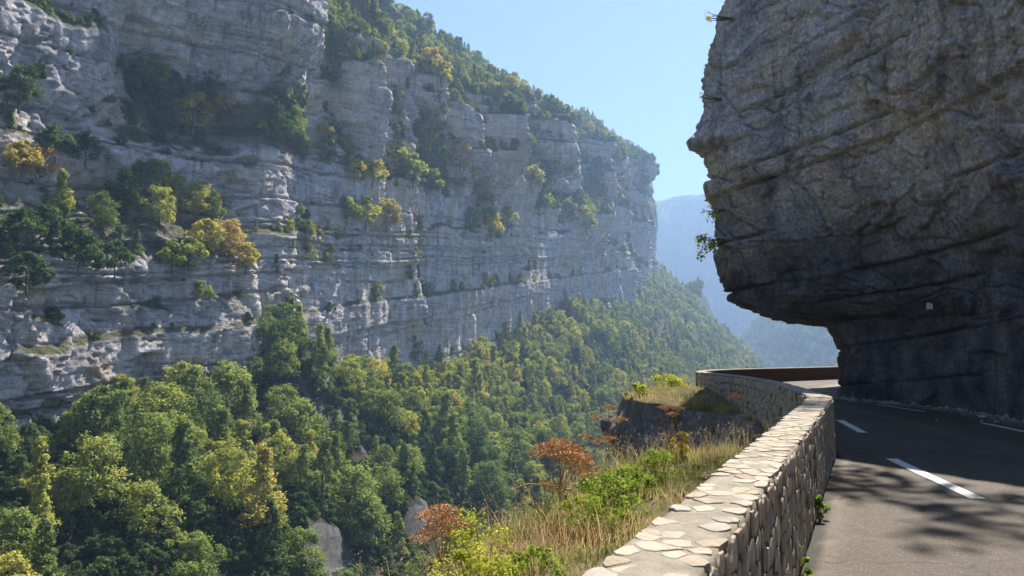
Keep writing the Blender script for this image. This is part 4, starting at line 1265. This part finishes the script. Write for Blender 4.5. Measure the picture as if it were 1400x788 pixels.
# ================================================================== VERGE VEGETATION
def verge_surface(s, q):
    """ray-cast down on the built verge so plants stand on it"""
    x, y, z = verge_point(s, q)
    x, y, z = float(x), float(y), float(z)
    hit, loc, nn, idx = verge.ray_cast(Vector((x, y, z + 1.0)), Vector((0, 0, -1)), distance=3.0)
    return Vector(loc) if hit else Vector((x, y, z))
def build_grass():
    rg = np.random.default_rng(77)
    V, F, G = [], [], []
    base = 0
    zones = [(-4.5, 14.9, 42000, 0.0, 1.25), (22.6, 32.0, 9000, 0.05, 1.05)]
    Vs, Fs, Gs = [], [], []
    off = 0
    for (s0, s1, n, q0, q1) in zones:
        s = rg.uniform(s0, s1, n); q = rg.uniform(q0, q1, n)
        if s0 < 0:
            near = rg.random(n) < 0.75
            s = np.where(near, rg.uniform(1.5, 14.9, n), s)
        W = verge_w(s)
        x, y, z = verge_point(s, np.minimum(q, 1) + np.maximum(q - 1, 0) * 1.5)
        patch = fbm(x / 1.1, y / 1.1, seed=221, oct=3)
        patch2 = fbm(x / 0.5, y / 0.5, seed=222, oct=2)
        keep = rg.random(n) < 0.75 + 0.4 * patch2
        s, q, x, y, z, patch, W = s[keep], q[keep], x[keep], y[keep], z[keep], patch[keep], W[keep]
        n = len(s)
        gc = np.clip(0.50 + 1.0 * patch + 0.14 * rg.normal(size=n) + (0.10 if s0 > 20 else 0), 0.02, 0.96)
        h = (0.10 + 0.22 * rg.random(n) + 0.20 * (gc > 0.5) * rg.random(n)) * 0.66 * (0.8 + 0.7 * fbm(x / 0.8, y / 0.8, seed=223, oct=2)) * (0.55 + 0.75 * np.clip(q * W / 1.2, 0, 1))
        tall = rg.random(n) < 0.045
        h = np.where(tall, h + 0.25 + 0.25 * rg.random(n), h); gc = np.where(tall, np.clip(gc + 0.25, 0.6, 0.95), gc)
        az = rg.random(n) * 6.283
        lean = h * (0.15 + 0.5 * rg.random(n))
        ld = np.stack([np.cos(az), np.sin(az)], 1)
        w = (0.0022 + 0.003 * rg.random(n)) * np.where(tall, 0.6, 1.2)
        wa = az + 1.57 + rg.normal(scale=0.5, size=n)
        wd = np.stack([np.cos(wa), np.sin(wa)], 1) * w[:, None]
        pts = []
        for t, ww in ((0, 1.0), (0.4, 0.9), (0.75, 0.6)):
            c = np.stack([x, y], 1) + ld * (lean * t * t)[:, None]
            zz = z - 0.03 + h * (t - 0.12 * t * t)
            pts.append(np.concatenate([c - wd * ww, zz[:, None]], 1)); pts.append(np.concatenate([c + wd * ww, zz[:, None]], 1))
        c = np.stack([x, y], 1) + ld * lean[:, None]
        pts.append(np.concatenate([c, (z - 0.03 + h * 0.9)[:, None]], 1))
        A = np.stack(pts, 1).reshape(-1, 3)
        b = off + np.arange(n)[:, None] * 7
        f = np.concatenate([b + np.array([[0, 1, 3]]), b + np.array([[0, 3, 2]]), b + np.array([[2, 3, 5]]), b + np.array([[2, 5, 4]]), b + np.array([[4, 5, 6]])], 0)
        Vs.append(A); Fs.append(f); Gs.append(np.repeat(gc, 7)); off += len(A)
        # seed heads on the tall stems
        ti = np.where(tall)[0]
        for i in ti:
            top = np.array([x[i] + ld[i, 0] * lean[i], y[i] + ld[i, 1] * lean[i], z[i] - 0.03 + h[i] * 0.9])
            m = 9
            q_ = []
            for j in range(m):
                p = top + rg.normal(scale=0.012, size=3) - np.array([0, 0, 0.09]) * rg.random()
                d1 = rg.normal(size=3) * 0.007; d2 = rg.normal(size=3) * 0.007
                q_ += [p, p + d1 + np.array([0, 0, 0.012]), p + d2]
            Vs.append(np.array(q_)); Fs.append(off + np.arange(3 * m).reshape(-1, 3)); Gs.append(np.full(3 * m, 0.82 + 0.15 * rg.random())); off += 3 * m
    me = mesh_np('grass', np.concatenate(Vs), np.concatenate(Fs), MG, smooth=False)
    attr(me, 'gc', np.concatenate(Gs))
    tag(ob('grass', me), 'dry yellow and green grass growing on the verge outside the parapet', kind='stuff')
build_grass()

ML2 = mat_leaf('herb_leaf', [(0.0, (0.045, 0.085, 0.014)), (0.4, (0.11, 0.15, 0.026)), (0.7, (0.19, 0.20, 0.036)), (1.0, (0.30, 0.22, 0.05))], 0.5)
M_umbel = mat_flat('dry_umbel', (0.55, 0.31, 0.13), 0.9, 20, 0.4)
M_stalk = mat_flat('dry_stalk', (0.36, 0.22, 0.11), 0.9, 10, 0.3)
def herb(name, loc, H, RAD, nb, lf, size, tint, label, cat='plant', group=None, mat=None):
    rg = np.random.default_rng(abs(hash((round(loc[0], 3), round(loc[1], 3)))) % 100000)
    e = empty(name, loc, label, cat, group)
    me, cs = crown_mesh('leaves', rg, H, RAD, 0.0, nb, lf, size, 'bush', mat or ML2)
    c = ob('leaves', me, e); c['tint'] = float(tint)
    V, F = [], []
    for k in cs:
        v, f = tube([np.array([k[0] * .1, k[1] * .1, -0.04]), k * np.array([.6, .6, .5]), k], [0.006, 0.005, 0.003], 4)
        b = len(V); V.extend(v); F.extend([tuple(b + i for i in q) for q in f])
    ob('stem', mesh_py('stem', V, F, M_stalk, True), e)
    return e
def umbel_plant(loc, H, heads, label, lean=(0, 0)):
    """dead hogweed-like stalk with flat rust-brown seed umbels; heads: (dx, dy, height share, radius)"""
    rg = np.random.default_rng(abs(hash((round(loc[0], 3), round(loc[1], 3)))) % 100000)
    e = empty('dry_umbel_plant', loc, label, 'plant', 'dead umbel plants along the verge')
    V, F = [], []
    def put(path, rad):
        v, f = tube(path, rad, 5); b = len(V); V.extend(v); F.extend([tuple(b + i for i in q) for q in f])
    axis = lambda t: np.array([lean[0] * t * t, lean[1] * t * t, -0.05 + (H * 0.62 + 0.05) * t])
    put([axis(t) for t in np.linspace(0, 1, 6)], [0.011 - 0.005 * t for t in np.linspace(0, 1, 6)])
    tops = []
    for dx, dy, hs, r in heads:
        a = axis(min(1, hs * 0.8)); b = np.array([lean[0] + dx, lean[1] + dy, H * hs])
        put([a, a * 0.5 + b * 0.5 + np.array([0, 0, 0.03]), b], [0.007, 0.005, 0.004])
        tops.append((b, r))
    for _ in range(5):      # curled dead leaves on the stalk
        t = rg.uniform(0.15, 0.9); p = axis(t); d = rg.normal(size=3) * 0.1
        put([p, p + d + np.array([0, 0, 0.03]), p + d * 1.8 - np.array([0, 0, 0.06])], [0.006, 0.012, 0.002])
    ob('stalk', mesh_py('stalk', V, F, M_stalk, True), e)
    for b, r in tops:
        V, F = [], []
        nr = 22
        for i in range(nr):
            a = i * 2.399; rr = r * math.sqrt((i + 0.5) / nr)
            tip = b + np.array([math.cos(a) * rr, math.sin(a) * rr, 0.34 * r * (1 - (rr / r) ** 2) + 0.05])
            v, f = tube([b, b * .4 + tip * .6 + np.array([0, 0, .01]), tip], [0.002, 0.0016, 0.0012], 3); k = len(V); V.extend(v); F.extend([tuple(k + j for j in q) for q in f])
            for _ in range(16):
                p = tip + rg.normal(scale=1, size=3) * np.array([r * .15, r * .15, r * .06])
                d1, d2 = rg.normal(size=3) * r * 0.075, rg.normal(size=3) * r * 0.075
                k = len(V); V.extend([p, p + d1, p + d2]); F.append((k, k + 1, k + 2))
        ob('umbel', mesh_py('umbel', V, F, M_umbel), e)
    return e
def at(px, py, dist):
    r = ray(px, py); t = dist / r.y
    return np.array([r.x * t, r.y * t, EYE + r.z * t])
def stand(px, py_base, dist):
    """ground spot under a pixel at a given distance, dropped on the verge"""
    p = at(px, py_base, dist)
    hit, loc, nn, idx = verge.ray_cast(Vector((p[0], p[1], 2.5)), Vector((0, 0, -1)), distance=14.0)
    return tuple(loc) if hit else tuple(p)
def umb(px, top_py, dist, heads, label, lean=(0, 0)):
    base = stand(px, top_py, dist); top = at(px, top_py, dist)
    H = max(0.35, top[2] - base[2])
    umbel_plant(base, H, heads, label, lean)
umb(605, 708, 6.6, [(0.0, 0, 1.0, .15), (-.13, .04, .92, .13), (.06, -.04, .84, .17), (-.06, -.1, .76, .16), (-.16, .0, .66, .12)], 'large rust-brown dead umbel plant low at the verge edge, above a bright green herb')
umb(765, 612, 9.0, [(0, 0, 1.0, .15), (-.12, 0, .93, .17), (.1, .05, .92, .17), (-.22, -.1, .86, .15), (.02, -.1, .86, .2), (.2, .0, .82, .17), (.08, 0, .76, .18), (.28, .1, .70, .16), (.16, -.1, .66, .15), (.3, 0, .58, .15)], 'tall rust-brown dead umbel plant standing against the wooded slope')
umb(745, 668, 8.6, [(0, 0, 1.0, .10), (.09, 0, .85, .08)], 'small brown umbel plant left of the tall rust-brown one')
umb(832, 562, 12.5, [(0, 0, 1.0, .14), (-.2, 0, .85, .12), (.18, .1, .8, .14)], 'thin orange umbel plant left of the shaded rock face')
umb(800, 602, 12.0, [(0, 0, 1.0, .12), (.2, 0, .9, .12), (.38, .1, .95, .12)], 'row of low orange umbels at the verge rim')
umb(917, 562, 12.5, [(-.08, 0, 1.0, .14), (.12, 0, .98, .11), (.05, .1, .86, .1)], 'reddish dead umbel plant in front of the shaded rock face')
umb(1003, 548, 14.2, [(0, 0, 1.0, .17), (.22, 0, .93, .13), (.38, .05, .85, .11), (.0, 0, .72, .12)], 'orange umbel plant in front of the far stone parapet', (0.05, 0))
HG = 'leafy green herbs on the verge'
def hb(px, py, dist, H, RAD, nb, lf, size, tint, label, grp=HG, mat=None, name='green_herb'):
    b = stand(px, py, dist); herb(name, b, H, RAD, nb, lf, size, tint, label, 'plant', grp, mat)
hb(655, 788, 5.9, .55, .42, 22, 3300, 0.0118, .70, 'bright yellow-green herb at the bottom edge beside the brown umbels')
hb(730, 792, 6.4, .34, .3, 16, 1100, 0.0149, .45, 'low green herb right of the bright yellow-green one')
hb(825, 680, 8.8, .46, .45, 20, 1980, 0.0174, .34, 'fresh green herb patch mid-verge above the pale grass')
hb(860, 660, 9.6, .40, .40, 18, 1760, 0.0174, .24, 'darker green herb patch just beyond the fresh green one')
hb(800, 700, 8.2, .40, .40, 18, 1540, 0.0161, .50, 'yellow-green herb patch nearer than the fresh green one')
hb(850, 720, 8.0, .25, .3, 16, 1100, 0.0136, .36, 'low green herb close to the parapet')
hb(900, 640, 10.6, .38, .35, 16, 1320, 0.0161, .42, 'green herb at the narrowing of the verge')
hb(905, 790, 6.2, .2, .3, 14, 924, 0.0124, .34, 'low green herb right against the near parapet')
hb(930, 610, 12.0, .5, .22, 15, 704, 0.0186, .95, 'yellow-leaved herb beneath the reddish umbel')
hb(650, 720, 7.6, .5, .4, 16, 924, 0.0161, .66, 'straggly yellowish herb behind the bottom umbels')
# knoll at the bend
hb(908, 515, 27.0, .45, .8, 18, 1980, 0.0310, .72, 'yellow-green bush on the grassy knoll at the bend', None, None, 'knoll_bush')
hb(872, 545, 25.2, .4, .5, 16, 1100, 0.0310, .6, 'small green bush at the left edge of the knoll', None, None, 'knoll_bush')
# weeds at the road-side foot of the parapet
def weed(s, off, H, RAD, label):
    x, y = wpt(S0 + s, off)
    herb('wall_weed', (float(x), float(y), 0.0), H, RAD, 7, 220, .022, .30, label, 'weed', 'weeds at the foot of the parapet')
def road_spot(px, py):
    x, y = ground_pt(px, py); return x, y
for (px, py, H, r, lab) in [(1121, 712, .24, .13, 'green weed growing from the parapet foot by the sunlit asphalt'), (1090, 786, .22, .13, 'nearest green weed at the parapet foot, at the bottom edge')]:
    x, y = road_spot(px, py)
    herb('wall_weed', (x, y, 0.0), H, r, 8, 260, .02, .32, lab, 'weed', None)

def build_rubble():
    rg = np.random.default_rng(88)
    t = np.r_[rg.uniform(3.2, 7.2, 330), rg.uniform(2.0, 7.4, 90)]
    c = catmull(RB, t); c2 = catmull(RB, t + 0.01); tn = c2 - c; tn /= np.linalg.norm(tn, axis=1, keepdims=True)
    off = 0.10 + rg.exponential(0.22, len(t))
    V, F = [], []
    ico = bmesh.new(); bmesh.ops.create_icosphere(ico, subdivisions=1, radius=1.0)
    iv = np.array([v.co[:] for v in ico.verts]); ifc = np.array([[v.index for v in f.verts] for f in ico.faces]); ico.free()
    for i in range(len(t)):
        x, y = c[i] + np.array([-tn[i, 1], tn[i, 0]]) * off[i]
        r = 0.012 + rg.exponential(0.022); r = min(r, 0.13)
        v = iv * (1 + 0.35 * rg.normal(size=(len(iv), 1))) * r * np.array([1, rg.uniform(.6, 1), rg.uniform(.45, .8)])
        a = rg.random() * 6.28; ca, sa = math.cos(a), math.sin(a)
        v = np.stack([v[:, 0] * ca - v[:, 1] * sa + x, v[:, 0] * sa + v[:, 1] * ca + y, v[:, 2] + float(road_z(x, y)) + r * 0.35], -1)
        F.append(ifc + len(V) * len(iv)); V.append(v)
    me = mesh_np('rubble', np.concatenate(V), np.concatenate(F), MR, smooth=False)
    attr(me, 'shade_dark', np.full(len(me.vertices), 0.2))
    tag(ob('rubble', me), 'loose stones and grit fallen along the foot of the rock', kind='stuff')
build_rubble()

# ---- shrubs clinging to the rock silhouette
def rock_plant(px, py, ahead_px, Hm, tint, label, nb=7, lf=240, size=.07, k_mat=None, RAD=None):
    org = Vector((0, 0, EYE)); d = ray(ahead_px, py)
    hit, loc, nn, idx = rock.ray_cast(org, d)
    if not hit: return
    tgt = at(px, py, loc.y)
    rg = np.random.default_rng(int(px * 7 + py))
    e = empty('rock_shrub', tuple(loc), label, 'shrub')
    v = Vector(tgt) - loc
    cs, rs, ns = [], [], []
    for i in range(nb):
        t = 0.45 + 0.75 * rg.random()
        cs.append(np.array(v) * t + rg.normal(size=3) * np.array([.12, .2, .30]) * Hm); rs.append(Hm * (.16 + .12 * rg.random())); ns.append(lf // nb)
    V, LV = leaf_cloud(cs, rs, ns, size, rg, 0.1, 0.2)
    me = mesh_np('leaves', V, np.arange(len(V)).reshape(-1, 4), k_mat or ML2, smooth=False); attr(me, 'lv', LV)
    c = ob('leaves', me, e); c['tint'] = tint
    V, F = [], []
    for k in cs:
        a, f = tube([np.array([0.15, 0, -.05]), k * .5 + np.array([0, 0, -.06]), k], [.03, .018, .006], 5); b = len(V); V.extend(a); F.extend([tuple(b + i for i in q) for q in f])
    ob('branch', mesh_py('branch', V, F, MB, True), e)
rock_plant(956, 325, 990, 1.15, .62, 'small leafy shrub sticking out of the rock edge', 9, 300, .055)
rock_plant(962, 285, 988, .5, .9, 'dry twiggy tuft just above the leafy shrub on the rock edge', 4, 40, .03)
rock_plant(970, 24, 1000, .6, .95, 'dry brown tuft at the top of the rock edge', 5, 70, .035)
rock_plant(958, 134, 985, .35, .92, 'dry tuft above the rock nose', 4, 36, .03)

# ---- pale survey plate fixed to the rock
def build_plate():
    org = Vector((0, 0, EYE))
    hit, loc, nn, idx = rock.ray_cast(org, ray(1272, 419))
    if not hit: return
    n = Vector((-0.75, -0.62, 0.1)).normalized()
    e = empty('marker_plate', tuple(loc + n * 0.06), 'small pale square plate fixed to the dark rock face', 'plate')
    e.rotation_euler = n.to_track_quat('Z', 'Y').to_euler()
    bm = bmesh.new(); bmesh.ops.create_cube(bm, size=1.0); bmesh.ops.scale(bm, vec=(.17, .19, .012), verts=bm.verts)
    bmesh.ops.bevel(bm, geom=bm.edges[:], offset=.004, segments=2, affect='EDGES')
    me = bpy.data.meshes.new('panel'); bm.to_mesh(me); bm.free(); me.materials.append(mat_flat('plate_paint', (0.55, 0.55, 0.54), .5, 20, .15)); ob('panel', me, e)
    bm = bmesh.new(); bmesh.ops.create_cone(bm, cap_ends=True, segments=12, radius1=.022, radius2=.018, depth=.012)
    me = bpy.data.meshes.new('reflector'); bm.to_mesh(me); bm.free(); me.materials.append(mat_flat('plate_dark', (0.06, 0.06, 0.07), .5, 20, .1)); ob('reflector', me, e, (0.01, 0.0, .012))
    bm = bmesh.new(); bmesh.ops.create_cone(bm, cap_ends=True, segments=8, radius1=.012, radius2=.012, depth=.12)
    me = bpy.data.meshes.new('bracket'); bm.to_mesh(me); bm.free(); me.materials.append(mat_flat('plate_steel', (0.25, 0.25, 0.26), .5, 20, .1)); ob('bracket', me, e, (0, 0, -.066))
build_plate()

# ================================================================== HAZE
def build_haze():
    bm = bmesh.new(); bmesh.ops.create_cube(bm, size=1.0)
    lo = np.array([-2650.0, -1250.0, -96.0]); hi = np.array([3450.0, 4350.0, 720.0])
    for v in bm.verts:
        v.co = Vector([lo[i] if v.co[i] < 0 else hi[i] for i in range(3)])
    me = bpy.data.meshes.new('haze'); bm.to_mesh(me); bm.free()
    m = bpy.data.materials.new('haze_air'); m.use_nodes = True; nt = m.node_tree; nt.nodes.clear()
    out = nt.nodes.new('ShaderNodeOutputMaterial'); pv = nt.nodes.new('ShaderNodeVolumePrincipled')
    pv.inputs['Color'].default_value = (0.39, 0.61, 1.0, 1); pv.inputs['Density'].default_value = HAZE_DENSITY; pv.inputs['Anisotropy'].default_value = 0.35
    nt.links.new(pv.outputs[0], out.inputs['Volume'])
    me.materials.append(m)
    tag(ob('haze', me), 'pale blue haze filling the gorge', kind='stuff')
build_haze()
print('stones', n_stones, 'ledge', n_ledge, 'objects', len(bpy.data.objects), 'tris', sum(len(m.loops) - 2 * len(m.polygons) for m in bpy.data.meshes))
